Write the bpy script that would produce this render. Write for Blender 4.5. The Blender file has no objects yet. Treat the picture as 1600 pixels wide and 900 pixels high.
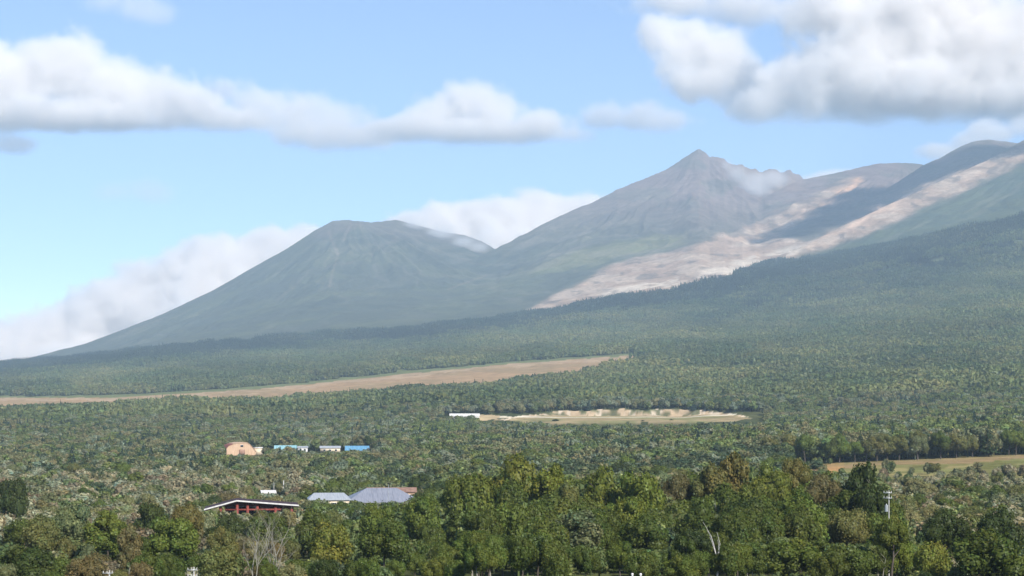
import bpy, math, random
import numpy as np
from mathutils import Vector, Matrix

# ------------------------------------------------------------------ camera, sky, sun, exposure
S = bpy.context.scene
C = S.collection
F = 3209.0          # focal length in photo pixels (1600 wide)
HZ = 620.0          # eye-level row in the photo
cam_d = bpy.data.cameras.new("camera")
cam = bpy.data.objects.new("camera", cam_d)
C.objects.link(cam)
cam.location = (0, 0, 0)
cam.rotation_euler = (math.radians(90), 0, 0)
cam_d.sensor_width = 36.0
cam_d.lens = 36.0 * F / 1600.0
cam_d.shift_y = (HZ - 450.0) / 1600.0
cam_d.clip_start = 0.5
cam_d.clip_end = 120000
S.camera = cam

SUN_EL, SUN_AZ = math.radians(36), math.radians(148)   # azimuth clockwise from the view direction (+Y)
SUN_DIR = Vector((math.sin(SUN_AZ) * math.cos(SUN_EL), math.cos(SUN_AZ) * math.cos(SUN_EL), math.sin(SUN_EL)))
W = bpy.data.worlds.new("World")
S.world = W
W.use_nodes = True
nt = W.node_tree
sky = nt.nodes.new("ShaderNodeTexSky")
sky.sky_type = 'NISHITA'
sky.sun_disc = False
sky.sun_elevation = SUN_EL
sky.sun_rotation = SUN_AZ
sky.altitude = 1500
sky.air_density = 0.65
sky.dust_density = 0.0
sky.ozone_density = 1.9
bg = nt.nodes["Background"]
bg.inputs[1].default_value = 0.12
nt.links.new(sky.outputs[0], bg.inputs[0])

sun_d = bpy.data.lights.new("sun", 'SUN')
sun_d.energy = 5.0
sun_d.angle = math.radians(0.5)
sun_d.color = (1.0, 0.94, 0.86)
sun = bpy.data.objects.new("sun", sun_d)
C.objects.link(sun)
sun.rotation_euler = SUN_DIR.to_track_quat('Z', 'Y').to_euler()

S.view_settings.view_transform = 'Standard'
S.view_settings.look = 'None'
S.view_settings.exposure = 0.68
S.view_settings.gamma = 1.0
S.render.engine = 'CYCLES'
S.cycles.volume_bounces = 12
S.cycles.max_bounces = 14
S.cycles.diffuse_bounces = 2
S.cycles.transmission_bounces = 3
S.cycles.use_denoising = True

rng = np.random.default_rng(7)
R_ = random.Random(11)

# ------------------------------------------------------------------ helpers
def sm(a, b, x):
    t = np.clip((x - a) / (b - a), 0, 1)
    return t * t * (3 - 2 * t)

_perm = np.random.default_rng(3).permutation(4096)
_val = np.random.default_rng(4).random(4096)
def vnoise(x, y, seed=0):
    xi = np.floor(x).astype(np.int64); yi = np.floor(y).astype(np.int64)
    fx = x - xi; fy = y - yi
    fx = fx * fx * (3 - 2 * fx); fy = fy * fy * (3 - 2 * fy)
    def h(a, b):
        return _val[_perm[(_perm[(a + seed * 131) & 4095] + b) & 4095]]
    return (h(xi, yi) * (1 - fx) + h(xi + 1, yi) * fx) * (1 - fy) + (h(xi, yi + 1) * (1 - fx) + h(xi + 1, yi + 1) * fx) * fy
def fbm(x, y, oct=5, seed=0, gain=0.5):
    s = 0; a = 1.0; n = 0
    for i in range(oct):
        s = s + a * vnoise(x * 2.03 ** i + 17.3 * i, y * 2.03 ** i - 9.1 * i, seed + i); n += a; a *= gain
    return s / n
def ridged(x, y, oct=4, seed=0):
    s = 0; a = 1.0; n = 0
    for i in range(oct):
        v = 1 - np.abs(2 * vnoise(x * 2.1 ** i, y * 2.1 ** i, seed + i) - 1)
        s = s + a * v * v; n += a; a *= 0.5
    return s / n

def srgb(r, g, b):
    def f(c):
        c /= 255.0
        return c / 12.92 if c <= 0.04045 else ((c + 0.055) / 1.055) ** 2.4
    return (f(r), f(g), f(b))

def mat_new(name):
    m = bpy.data.materials.new(name)
    m.use_nodes = True
    m.node_tree.nodes.clear()
    return m, m.node_tree.nodes, m.node_tree.links

def mesh_from(name, V, Fc, smooth=False):
    me = bpy.data.meshes.new(name)
    V = np.asarray(V, dtype=np.float32)
    Fc = np.asarray(Fc, dtype=np.int32)
    n, k = Fc.shape
    me.vertices.add(len(V)); me.vertices.foreach_set("co", V.ravel())
    me.loops.add(n * k); me.loops.foreach_set("vertex_index", Fc.ravel())
    me.polygons.add(n)
    me.polygons.foreach_set("loop_start", np.arange(0, n * k, k, dtype=np.int32))
    if smooth:
        me.polygons.foreach_set("use_smooth", np.ones(n, dtype=bool))
    me.update(calc_edges=True)
    return me

def add_attr(me, name, data, typ='FLOAT', dom='POINT'):
    a = me.attributes.new(name, typ, dom)
    if typ == 'FLOAT':
        a.data.foreach_set("value", np.asarray(data, dtype=np.float32).ravel())
    elif typ == 'FLOAT_COLOR':
        d = np.asarray(data, dtype=np.float32)
        if d.shape[1] == 3:
            d = np.concatenate([d, np.ones((len(d), 1), np.float32)], 1)
        a.data.foreach_set("color", d.ravel())
    elif typ == 'FLOAT_VECTOR':
        a.data.foreach_set("vector", np.asarray(data, dtype=np.float32).ravel())
    elif typ == 'INT':
        a.data.foreach_set("value", np.asarray(data, dtype=np.int32).ravel())

def obj(name, me, mat=None, parent=None, loc=None):
    o = bpy.data.objects.new(name, me)
    C.objects.link(o)
    if mat is not None and me is not None and len(me.materials) == 0:
        me.materials.append(mat)
    if parent is not None:
        o.parent = parent
    if loc is not None:
        o.location = loc
    return o

def tag(o, label=None, cat=None, group=None, kind=None):
    if label: o["label"] = label
    if cat: o["category"] = cat
    if group: o["group"] = group
    if kind: o["kind"] = kind
    return o

# ------------------------------------------------------------------ terrain
UK = np.array([-500., 0, 400, 800, 1200, 1600, 2100])
RK = np.array([2., 30, 120, 200, 260, 330, 430, 600, 800, 1050, 1300, 1600, 2000, 2140, 2300, 3000, 3600, 4200, 5500, 6500, 7500, 9000, 13000, 15500])
ZT = np.array([
    #  -500   0    400   800   1200  1600  2100
    [-2.2, -2.2, -2.2, -2.2, -2.2, -2.2, -2.2],
    [-4.5] * 7,
    [-14] * 7,
    [-20] * 7,
    [-24, -24, -24, -24, -24, -24, -24],
    [-29, -29, -29, -28.5, -28.5, -29, -29],
    [-34, -34, -34, -32, -32, -34, -34],
    [-40, -40.5, -40, -38, -36, -37.5, -37],
    [-42, -43, -41, -40, -36, -35.3, -34],
    [-42, -43, -42, -39, -33, -30.5, -29],
    [-42, -43, -42, -37, -31, -28, -25],
    [-42, -42, -41, -34, -28, -21, -17],
    [-38, -36, -35, -28, -25, -12, -6],
    [-37, -34, -31, -14, -12, -6, -1],
    [-35, -31, -26, -9, -5, 2, 8],
    [-28, -22, -10, 8, 22, 40, 50],
    [-22, -13, 7, 37, 58, 80, 95],
    [-14, 0, 30, 71, 97, 124, 140],
    [0, 36, 85, 132, 175, 255, 290],
    [10, 68, 135, 195, 265, 380, 430],
    [20, 102, 205, 290, 445, 640, 740],
    [40, 140, 240, 340, 500, 700, 800],
    [10, 150, 300, 400, 500, 600, 700],
    [-60] * 7], dtype=float)

def base_z(u, r):
    """height of the plain and the foothills for column u (photo pixels) and distance r (m)"""
    u = np.clip(u, UK[0], UK[-1]); r = np.clip(r, RK[0], RK[-1])
    lr = np.log(r); LK = np.log(RK)
    i = np.clip(np.searchsorted(LK, lr) - 1, 0, len(RK) - 2)
    t = (lr - LK[i]) / (LK[i + 1] - LK[i])
    j = np.clip(np.searchsorted(UK, u) - 1, 0, len(UK) - 2)
    s = (u - UK[j]) / (UK[j + 1] - UK[j])
    s = 0.6 * s + 0.4 * s * s * (3 - 2 * s)
    def row(k):
        k = np.clip(k, 0, len(RK) - 1)
        return ZT[k, j] * (1 - s) + ZT[k, j + 1] * s
    z0, z1, za, zb = row(i), row(i + 1), row(i - 1), row(i + 2)
    d = z1 - z0
    def lk(k): return LK[np.clip(k, 0, len(RK) - 1)]
    w = LK[i + 1] - LK[i]
    m0 = (z1 - za) / np.maximum(lk(i + 1) - lk(i - 1), 1e-6) * w
    m1 = (zb - z0) / np.maximum(lk(i + 2) - lk(i), 1e-6) * w
    lim = 2.5 * np.abs(d) + 0.3
    m0 = np.clip(m0, -lim, lim); m1 = np.clip(m1, -lim, lim)
    t2, t3 = t * t, t * t * t
    return (2 * t3 - 3 * t2 + 1) * z0 + (t3 - 2 * t2 + t) * m0 + (3 * t2 - 2 * t3) * z1 + (t3 - t2) * m1

def P(pts):
    a = np.array(pts, float); return a[:, 0], a[:, 1]
# ridge lines: (column, row) of the crest, (column, distance in m) of the crest
RIDGES = [
    # western flat-topped cone
    dict(s=[(-500, 690), (-200, 632), (0, 572), (60, 556), (130, 538), (200, 512), (260, 488), (330, 455), (400, 415), (450, 388), (490, 361), (520, 345), (545, 343), (580, 347), (620, 343), (645, 350), (690, 362), (725, 367), (750, 376), (768, 386), (820, 415), (900, 450), (1000, 500), (1100, 560), (2100, 600)],
         d=[(-500, 9800), (0, 10300), (545, 11600), (800, 11900), (2100, 12000)], apex=(560, 11700), amp=58, g=1.15),
    # main pointed peak with its long western ridge
    dict(s=[(-500, 640), (100, 606), (300, 568), (450, 528), (560, 492), (650, 455), (700, 430), (770, 391), (800, 376), (840, 355), (880, 336), (930, 313), (960, 298), (1000, 281), (1040, 265), (1060, 253), (1078, 240), (1092, 231), (1100, 235), (1112, 241), (1130, 249), (1150, 258), (1180, 264), (1205, 268), (1218, 264), (1232, 267), (1250, 275), (1300, 312), (1400, 380), (1600, 450), (2100, 500)],
         d=[(-500, 8000), (100, 8600), (450, 9400), (770, 11000), (1095, 12600), (1300, 12900), (2100, 12500)], apex=(1095, 12700), amp=62, g=1.05),
    # rounded brown shoulder east of the peak
    dict(s=[(-500, 800), (900, 520), (1000, 470), (1100, 392), (1170, 330), (1210, 300), (1250, 281), (1300, 271), (1340, 262), (1370, 255.5), (1415, 253.5), (1432, 255), (1450, 259), (1500, 275), (1600, 300), (2100, 380)],
         d=[(-500, 11000), (900, 10500), (1250, 11900), (1415, 12100), (2100, 11600)], apex=(1400, 12100), amp=42, g=1.1),
    # dark dome under the plume
    dict(s=[(-500, 800), (1200, 500), (1300, 380), (1380, 300), (1440, 259), (1470, 246), (1500, 229), (1520, 220.5), (1545, 217.5), (1570, 221), (1600, 224), (1700, 215), (1900, 250), (2100, 300)],
         d=[(-500, 11000), (1300, 11000), (1545, 11500), (2100, 11300)], apex=(1600, 11600), amp=34, g=1.1),
    # ash-covered ridge running down towards the forest
    dict(s=[(-500, 800), (950, 540), (1050, 480), (1120, 446), (1180, 420), (1225, 398), (1270, 376), (1330, 346), (1400, 314), (1480, 278), (1550, 246), (1600, 218), (1700, 172), (1850, 150), (2100, 150)],
         d=[(-500, 8000), (1050, 8100), (1225, 8600), (1600, 10100), (2100, 10400)], apex=(1750, 10600), amp=40, g=1.0),
]

def pit_step(u, r):
    """sand cliff of the gravel pit, about 10 m high, facing the camera"""
    m = sm(750, 930, u) * (1 - sm(1055, 1190, u)) * (0.62 + 0.6 * np.clip(vnoise(u / 46.0, u * 0 + 1.3, 16), 0, 0.63))
    edge = 2128 - 75 * (1 - m) ** 2 + 5 * (vnoise(u / 18.0, u * 0 + 3.3, 5) - 0.5) * 2 + 3 * (vnoise(u / 5.0, u * 0, 6) - 0.5)
    floor = -23.0
    return m, edge, floor

def ground_z(u, r):
    """real terrain height at column u, distance r"""
    u = np.asarray(u, float); r = np.asarray(r, float)
    th = np.arctan((u - 800) / F)
    X = r * np.sin(th); Y = r * np.cos(th)
    z = base_z(u, r)
    z = z + (fbm(X / 160, Y / 160, 4, 20) - 0.5) * 9 * sm(700, 2600, r) * (0.35 + 0.65 * sm(2600, 5200, r)) \
          + (fbm(X / 620, Y / 620, 3, 21) - 0.5) * 55 * sm(4600, 7000, r)
    # pit
    m, edge, fl = pit_step(u, r)
    inside = m * sm(1965, 1995, r) * (1 - sm(0, 9, r - edge))
    z = z * (1 - inside) + (fl + 0.02 * (r - 2000)) * inside
    z = z + m * 7.0 * (fbm(u / 16.0, u * 0 + 4.4, 3, 15) - 0.45) * sm(4, 14, r - edge) * (1 - sm(30, 110, r - edge))
    out = z
    if u.ndim and not (r > 7000).all():          # the ridges only concern the far land
        fr_ = r > 7000
        if fr_.any():
            out = out.copy(); out[fr_] = ground_z(u[fr_], r[fr_])
        return out
    for k, q in enumerate(RIDGES):
        su, sp = P(q['s']); du, dd = P(q['d'])
        uu = np.clip(u, -500, 2100)
        py = np.interp(uu, su, sp)
        D = np.interp(uu, du, dd)
        Yd = D * np.cos(th)
        zr = (HZ - py) / F * Yd
        rough = 10.0 * (fbm(u / 14.0, u * 0 + k, 3, 60 + k) - 0.5) * (1.3 if k == 1 else 0.4)
        if k == 1:
            rough = rough + 46 * (ridged(u / 17.0, u * 0 + 2.2, 3, 66) - 0.5) * sm(1098, 1120, u) * (1 - sm(1245, 1275, u)) - 9 * np.exp(-((u - 1108) / 7.0) ** 2)
        R0 = 7000.0 if k != 4 else 7000.0
        t = np.clip((r - R0) / np.maximum(D - R0, 300), 0, 1.0)
        t0 = base_z(u, np.full_like(r, R0))
        front = t0 + (zr + rough - t0) * (0.45 * t + 0.55 * t ** (1.0 + q['g']))
        back = zr + rough - np.maximum(r - D, 0) * (0.55 + 0.0001 * np.maximum(r - D, 0))
        zz = np.where(r <= D, front, np.maximum(back, -60))
        # gullies running down from the apex
        ua, da = q['apex']; ta = math.atan((ua - 800) / F)
        ax, ay = da * math.sin(ta), da * math.cos(ta)
        phi = np.arctan2(X - ax, ay - Y); rad = np.hypot(X - ax, Y - ay)
        wv = fbm(X / 700, Y / 700, 3, 40 + k) * 0.55
        g1 = ridged(phi * 5.5 + wv * 3, rad / 2600 + k * 7, 4, 30 + k)
        g2 = ridged(phi * 15 + wv * 6, rad / 900 + k * 3, 3, 35 + k)
        env = t * (1 - 0.93 * sm(0.80, 1.0, t)) * sm(0.0, 0.25, t)
        zz = zz + q['amp'] * ((g1 - 0.55) * 1.5 + (g2 - 0.5) * 0.65) * env + env * 26 * (fbm(X / 140, Y / 140, 4, 50 + k) - 0.5)
        zz = np.where(r > R0, zz, -1e4)
        hsm = 0.4 + 14.0 * sm(0.05, 0.5, t)
        out = np.where(r > R0, out + hsm * np.logaddexp(0, (zz - out) / hsm), out)
    # keep the foreground exact
    return out

def to_xyz(u, r, z):
    th = np.arctan((np.asarray(u, float) - 800) / F)
    return np.stack([r * np.sin(th), r * np.cos(th), z], -1)

def py_of(u, r, z):
    th = np.arctan((np.asarray(u, float) - 800) / F)
    return HZ - z * F / (r * np.cos(th))

# column angles: dense over the view, coarse all the way round
ud = np.arange(-260, 1861, 2.3)
thd = np.arctan((ud - 800) / F)
th_all = np.concatenate([np.linspace(-math.pi, thd[0] - 0.02, 60), thd, np.linspace(thd[-1] + 0.02, math.pi, 60)])
u_all = 800 + F * np.tan(np.clip(th_all, -0.38, 0.38))
r_all = np.concatenate([[2.0], np.geomspace(6, 250, 26), np.geomspace(258, 1990, 130), np.arange(2000, 2200, 5.0),
                        np.geomspace(2215, 6900, 110), np.arange(6930, 13200, 16.0), np.geomspace(13260, 15100, 14)])
UU, RR = np.meshgrid(u_all, r_all)
TH = np.meshgrid(th_all, r_all)[0]
ZZ = ground_z(UU, RR)
off = np.abs(TH) > 0.42                      # behind the camera the plain simply goes on
fade = sm(0.38, 0.9, np.abs(TH))
ZZ = ZZ * (1 - fade) + (-np.minimum(RR, 1000) / 1000 * 38 - 3) * fade
PY = HZ - ZZ * F / (RR * np.cos(np.clip(TH, -0.4, 0.4)))
XX = RR * np.sin(TH); YY = RR * np.cos(TH)

# ---- surface colours of the land (what the ground is made of)
def inpoly(px, py, poly):
    ins = np.zeros(px.shape, bool)
    n = len(poly)
    for a in range(n):
        x1, y1 = poly[a]; x2, y2 = poly[(a + 1) % n]
        c = ((y1 > py) != (y2 > py))
        with np.errstate(divide='ignore', invalid='ignore'):
            xi = (x2 - x1) * (py - y1) / (y2 - y1 + 1e-9) + x1
        ins ^= c & (px < xi)
    return ins
def blur(a, n, it=2):
    for _ in range(it):
        for ax in (0, 1):
            c = np.cumsum(np.concatenate([np.repeat(np.take(a, [0], ax), n + 1, ax), a, np.repeat(np.take(a, [-1], ax), n, ax)], ax), ax)
            L = a.shape[ax]
            a = (np.take(c, np.arange(2 * n + 1, 2 * n + 1 + L), ax) - np.take(c, np.arange(0, L), ax)) / (2 * n + 1)
    return a

FIELD_TOP = P([(-400, 632), (0, 621.5), (170, 621.5), (300, 614), (400, 608), (500, 598.5), (600, 587.5), (800, 568.5), (985, 556), (1012, 555)])
FIELD_BOT = P([(-400, 656), (0, 645), (190, 645), (300, 636), (500, 621), (700, 609), (800, 599), (900, 588), (985, 569), (1012, 556)])
def field_mask(u, r, py):
    m = (r > 3000) & (r < 5200) & (u < 1012)
    return m & (py > np.interp(u, *FIELD_TOP)) & (py < np.interp(u, *FIELD_BOT))
RF_TOP = P([(1230, 733), (1290, 727), (1350, 722), (1420, 719.5), (1500, 716), (1600, 711), (1900, 700)])
def rfield_mask(u, r, py):
    return (u > 1235) & (r > 740) & (r < 1250) & (py > np.interp(u, *RF_TOP))
def pit_mask(u, r):
    e = pit_step(u, r)[1]
    mm = pit_step(u, r)[0]
    nn_ = vnoise(u / 14.0, u * 0 + 8.1, 9)
    return ((mm > 0.03) & (r > 1968 + 80 * (1 - mm) ** 2 + 22 * nn_) & (r < e + 3 + 13 * mm * (0.4 + 0.6 * vnoise(u / 9.0, u * 0, 12)))) | ((u > 696) & (u < 800) & (r > 2050 + 26 * nn_) & (r < 2072 + 40 * vnoise(u / 17.0, u * 0 + 2.0, 14)))

WU = UU + 26 * (fbm(UU / 40, RR / 120, 4, 70) - 0.5); WP = PY + 14 * (fbm(UU / 30, RR / 90, 4, 75) - 0.5)
far = RR > 6600
def pm(poly, n=2):
    return blur((inpoly(WU, WP, poly) & far).astype(float), n)
col = np.empty(UU.shape + (3,))
def setc(mask, c):
    global col
    m = np.clip(mask, 0, 1)[..., None]
    col = col * (1 - m) + np.array(c) * m
n1 = fbm(XX / 35, YY / 35, 4, 80); n2 = fbm(XX / 300, YY / 300, 4, 85)
col[:] = (0.045, 0.055, 0.022)                                     # forest floor and low scrub
setc(sm(0.4, 0.7, n2) * 0.6 * (RR < 3000), (0.085, 0.085, 0.035))
setc(((RR > 2250) & (RR < 6900)) * 0.9, (0.112, 0.130, 0.055))
setc((RR < 330) * 0.8, (0.075, 0.085, 0.03))                       # grass at the wood's edge
fm = field_mask(UU, RR, PY).astype(float)
setc(fm, (0.27, 0.185, 0.105))
setc(fm * sm(0.45, 0.6, fbm(UU / 60, PY / 5.0, 3, 90)) * 0.55, (0.20, 0.155, 0.085))
setc(fm * (np.abs(WP - np.interp(UU, *FIELD_TOP) - 2) < 2.2) * 0.5, (0.33, 0.25, 0.17))
rm = blur(rfield_mask(UU, RR, PY + 2 * (n1 - .5)).astype(float), 1, 1)
setc(rm, (0.158, 0.162, 0.062))
setc(rm * sm(0.42, 0.62, fbm(UU / 70, RR / 14, 3, 91)), (0.225, 0.195, 0.085))
setc(rm * sm(0.5, 0.62, fbm(UU / 50, RR / 40, 3, 93)) * 0.7, (0.095, 0.108, 0.035))
rt = np.interp(UU, *RF_TOP)
setc(rm * (PY < rt + 8 + 10 * (n1 - 0.5)) * 0.8, (0.24, 0.165, 0.09))
setc(rm * ((np.abs(UU - 1370) < 22) | (np.abs(UU - 1300) < 20)) * (PY < rt + 13) * sm(0.35, 0.6, n1), (0.34, 0.20, 0.085))
pmk = pit_mask(UU, RR).astype(float)
pe = pit_step(UU, RR)[1]
setc(pmk, (0.27, 0.215, 0.12))
setc(pmk * (RR < pe - 25) * sm(0.42, 0.6, n1), (0.17, 0.16, 0.075))
cl = pmk * (RR > pe - 6)
setc(cl, (0.40, 0.305, 0.20))
setc(cl * sm(0.45, 0.62, fbm(UU / 7, RR / 30, 3, 95)), (0.50, 0.42, 0.32))
setc(cl * sm(0.52, 0.58, fbm(UU / 16, RR / 7, 3, 97)) * 0.9, (0.10, 0.11, 0.05))
setc(pmk * (np.abs(RR - 2085 - 0.03 * (UU - 900)) < 5), (0.50, 0.46, 0.36))
setc(((UU > 690) & (UU < 780) & pit_mask(UU, RR)), (0.36, 0.28, 0.17))
# mountain flanks
mt = sm(7200, 7900, RR)
veg = np.array((0.068, 0.078, 0.055)); rock = np.array((0.182, 0.138, 0.126))
setc(mt, veg)
setc(mt * sm(0.45, 0.62, n2) * 0.55, (0.095, 0.108, 0.058))
setc(mt * sm(0.52, 0.7, fbm(XX / 90, YY / 90, 4, 99)) * 0.5, (0.048, 0.062, 0.040))
upper = sm(20, -110, PY - np.interp(UU, [600, 800, 1000, 1100, 1250, 1400, 1600], [350, 395, 378, 400, 400, 400, 262]) )
setc(far * upper * (UU > 640), rock)
setc(far * upper * (UU > 640) * sm(0.5, 0.66, fbm(UU / 45, PY / 16, 4, 101)) * 0.6, (0.105, 0.105, 0.082))
setc(pm([(500, 340), (640, 340), (770, 380), (760, 396), (690, 380), (620, 372), (560, 360), (520, 366), (490, 372)]) * 0.6, (0.135, 0.115, 0.10))
setc(pm([(820, 425), (900, 392), (1000, 372), (1070, 365), (1062, 384), (960, 402), (850, 426)], 3) * 0.75, (0.145, 0.150, 0.062))
lava = [(815, 490), (880, 455), (960, 412), (1060, 392), (1150, 362), (1230, 325), (1320, 282), (1352, 272), (1345, 285), (1290, 312), (1255, 342), (1215, 372), (1262, 378), (1340, 340), (1400, 312), (1500, 268), (1600, 226), (1700, 190), (1700, 215), (1600, 252), (1500, 300), (1400, 345), (1300, 386), (1220, 408), (1180, 428), (1100, 448), (960, 475)]
lm = pm(lava, 2)
setc(lm, (0.285, 0.205, 0.148))
setc(lm * sm(0.46, 0.6, fbm(WU / 40, WP / 6, 4, 103)) * 0.75, (0.37, 0.295, 0.225))
setc(lm * sm(0.55, 0.68, fbm(WU / 22, WP / 8, 4, 105)) * 0.75, (0.13, 0.105, 0.085))
setc(pm([(880, 478), (960, 452), (1060, 432), (1180, 400), (1290, 372), (1235, 402), (1180, 425), (1090, 446), (960, 474)], 2) * sm(0.4, 0.55, fbm(WU / 30, WP / 5, 4, 107)), (0.46, 0.39, 0.31))
setc(pm([(1270, 328), (1352, 272), (1350, 283), (1290, 318), (1250, 345)], 1) * 0.8, (0.50, 0.31, 0.19))
setc(pm([(1270, 377), (1400, 312), (1440, 296), (1340, 350), (1250, 393)], 1) * 0.7, (0.50, 0.35, 0.25))
setc(pm([(1150, 258), (1250, 275), (1250, 300), (1180, 300)], 2) * 0.6, (0.27, 0.185, 0.14))
fr = pm([(1230, 412), (1300, 390), (1400, 349), (1500, 304), (1600, 256), (1860, 200), (1860, 420), (1230, 420)], 2)
setc(fr, (0.062, 0.085, 0.058))
setc(fr * sm(0.5, 0.62, fbm(UU / 60, PY / 12, 4, 109)) * 0.5, (0.098, 0.115, 0.06))
for (a, b, w) in [((513, 362), (528, 398), 2.2), ((528, 396), (514, 448), 1.8), ((548, 350), (536, 375), 2.5), ((700, 452), (760, 430), 1.5), ((1010, 398), (1075, 370), 1.4), ((900, 352), (945, 330), 1.4)]:
    for i in np.linspace(0, 1, 30):
        pass
    px_, py_ = a; qx, qy = b
    L2 = (qx - px_) ** 2 + (qy - py_) ** 2
    tt = np.clip(((UU - px_) * (qx - px_) + (PY - py_) * (qy - py_)) / L2, 0, 1)
    dd = np.hypot(UU - px_ - tt * (qx - px_), PY - py_ - tt * (qy - py_)) + 2.5 * (n1 - 0.5)
    setc((dd < w) * far * 0.3, (0.23, 0.19, 0.15))
for ua, da in ((560, 11700), (1095, 12700), (1750, 10600)):
    ta = math.atan((ua - 800) / F)
    ph = np.arctan2(XX - da * math.sin(ta), da * math.cos(ta) - YY); rd_ = np.hypot(XX - da * math.sin(ta), YY - da * math.cos(ta))
    st_ = fbm(ph * 38 + 2.5 * n2, rd_ / 900, 4, 170)
    wgt = far * sm(4300, 2600, rd_) * mt
    col *= (1 + wgt * 0.5 * (st_ - 0.5))[..., None]
    setc(wgt * (1 - lm) * sm(0.60, 0.70, st_) * 0.2, (0.20, 0.17, 0.14))
col *= ((0.82 + 0.36 * n1) * (1 - 0.16 * mt * (1 - lm)))[..., None]

nr, nc = UU.shape
V = np.stack([XX, YY, ZZ], -1).reshape(-1, 3)
idx = np.arange(nr * nc).reshape(nr, nc)
Fq = np.stack([idx[:-1, :-1], idx[:-1, 1:], idx[1:, 1:], idx[1:, :-1]], -1).reshape(-1, 4)
me = mesh_from("terrain", V, Fq, smooth=True)
add_attr(me, "land", col.reshape(-1, 3), 'FLOAT_COLOR')
m, N, L = mat_new("land")
o_ = N.new("ShaderNodeOutputMaterial"); b_ = N.new("ShaderNodeBsdfDiffuse"); b_.inputs["Roughness"].default_value = 0.6
at = N.new("ShaderNodeAttribute"); at.attribute_name = "land"
tc = N.new("ShaderNodeNewGeometry")
nz = N.new("ShaderNodeTexNoise"); nz.inputs["Scale"].default_value = 0.06; nz.inputs["Detail"].default_value = 8; nz.inputs["Roughness"].default_value = 0.65
L.new(tc.outputs["Position"], nz.inputs["Vector"])
mr = N.new("ShaderNodeMapRange"); mr.inputs[1].default_value = 0.3; mr.inputs[2].default_value = 0.7; mr.inputs[3].default_value = 0.72; mr.inputs[4].default_value = 1.3
L.new(nz.outputs["Fac"], mr.inputs[0])
mx = N.new("ShaderNodeVectorMath"); mx.operation = 'SCALE'
L.new(at.outputs["Color"], mx.inputs[0]); L.new(mr.outputs[0], mx.inputs["Scale"])
L.new(mx.outputs[0], b_.inputs["Color"])
bp = N.new("ShaderNodeBump"); bp.inputs["Strength"].default_value = 0.6; bp.inputs["Distance"].default_value = 6.0
L.new(nz.outputs["Fac"], bp.inputs["Height"]); L.new(bp.outputs[0], b_.inputs["Normal"])
L.new(b_.outputs[0], o_.inputs[0])
terrain = tag(obj("terrain", me, m), "volcanic mountain range, forested foothills and open plain", None, None, 'structure')

# ------------------------------------------------------------------ haze
def box_mesh(name, lo, hi):
    x0, y0, z0 = lo; x1, y1, z1 = hi
    v = [(x0, y0, z0), (x1, y0, z0), (x1, y1, z0), (x0, y1, z0), (x0, y0, z1), (x1, y0, z1), (x1, y1, z1), (x0, y1, z1)]
    f = [(0, 3, 2, 1), (4, 5, 6, 7), (0, 1, 5, 4), (1, 2, 6, 5), (2, 3, 7, 6), (3, 0, 4, 7)]
    return mesh_from(name, v, f)
m, N, L = mat_new("haze_air")
o_ = N.new("ShaderNodeOutputMaterial"); pv = N.new("ShaderNodeVolumePrincipled")
pv.inputs["Color"].default_value = (0.60, 0.80, 1.0, 1)
pv.inputs["Density"].default_value = 6.0e-5
pv.inputs["Anisotropy"].default_value = 0.0
L.new(pv.outputs[0], o_.inputs["Volume"])
hz = obj("haze", box_mesh("haze", (-15250, -15250, -120), (15250, 15250, 1830)), m)
tag(hz, "thin blue summer haze over the plain", None, None, 'stuff')

# ------------------------------------------------------------------ foliage materials
def foliage_material(name, inst):
    m, N, L = mat_new(name)
    out = N.new("ShaderNodeOutputMaterial")
    if inst:
        a = N.new("ShaderNodeAttribute"); a.attribute_type = 'INSTANCER'; a.attribute_name = "tint"; src = a.outputs["Color"]
    else:
        a = N.new("ShaderNodeObjectInfo"); src = a.outputs["Color"]
    v = N.new("ShaderNodeAttribute"); v.attribute_name = "leaf"
    mul = N.new("ShaderNodeVectorMath"); mul.operation = 'MULTIPLY'
    L.new(src, mul.inputs[0]); L.new(v.outputs["Color"], mul.inputs[1])
    d = N.new("ShaderNodeBsdfDiffuse"); t = N.new("ShaderNodeBsdfTranslucent"); g = N.new("ShaderNodeBsdfGlossy")
    g.inputs["Roughness"].default_value = 0.45; g.inputs["Color"].default_value = (0.5, 0.55, 0.5, 1)
    L.new(mul.outputs[0], d.inputs["Color"])
    sc = N.new("ShaderNodeVectorMath"); sc.operation = 'MULTIPLY'; sc.inputs[1].default_value = (1.25, 1.3, 0.6)
    L.new(mul.outputs[0], sc.inputs[0]); L.new(sc.outputs[0], t.inputs["Color"])
    s1 = N.new("ShaderNodeMixShader"); s1.inputs[0].default_value = 0.3
    L.new(d.outputs[0], s1.inputs[1]); L.new(t.outputs[0], s1.inputs[2])
    s2 = N.new("ShaderNodeMixShader"); s2.inputs[0].default_value = 0.018
    L.new(s1.outputs[0], s2.inputs[1]); L.new(g.outputs[0], s2.inputs[2])
    L.new(s2.outputs[0], out.inputs[0])
    return m
M_FOL = foliage_material("foliage", False)
M_FOLI = foliage_material("foliage_massed", True)

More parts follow.
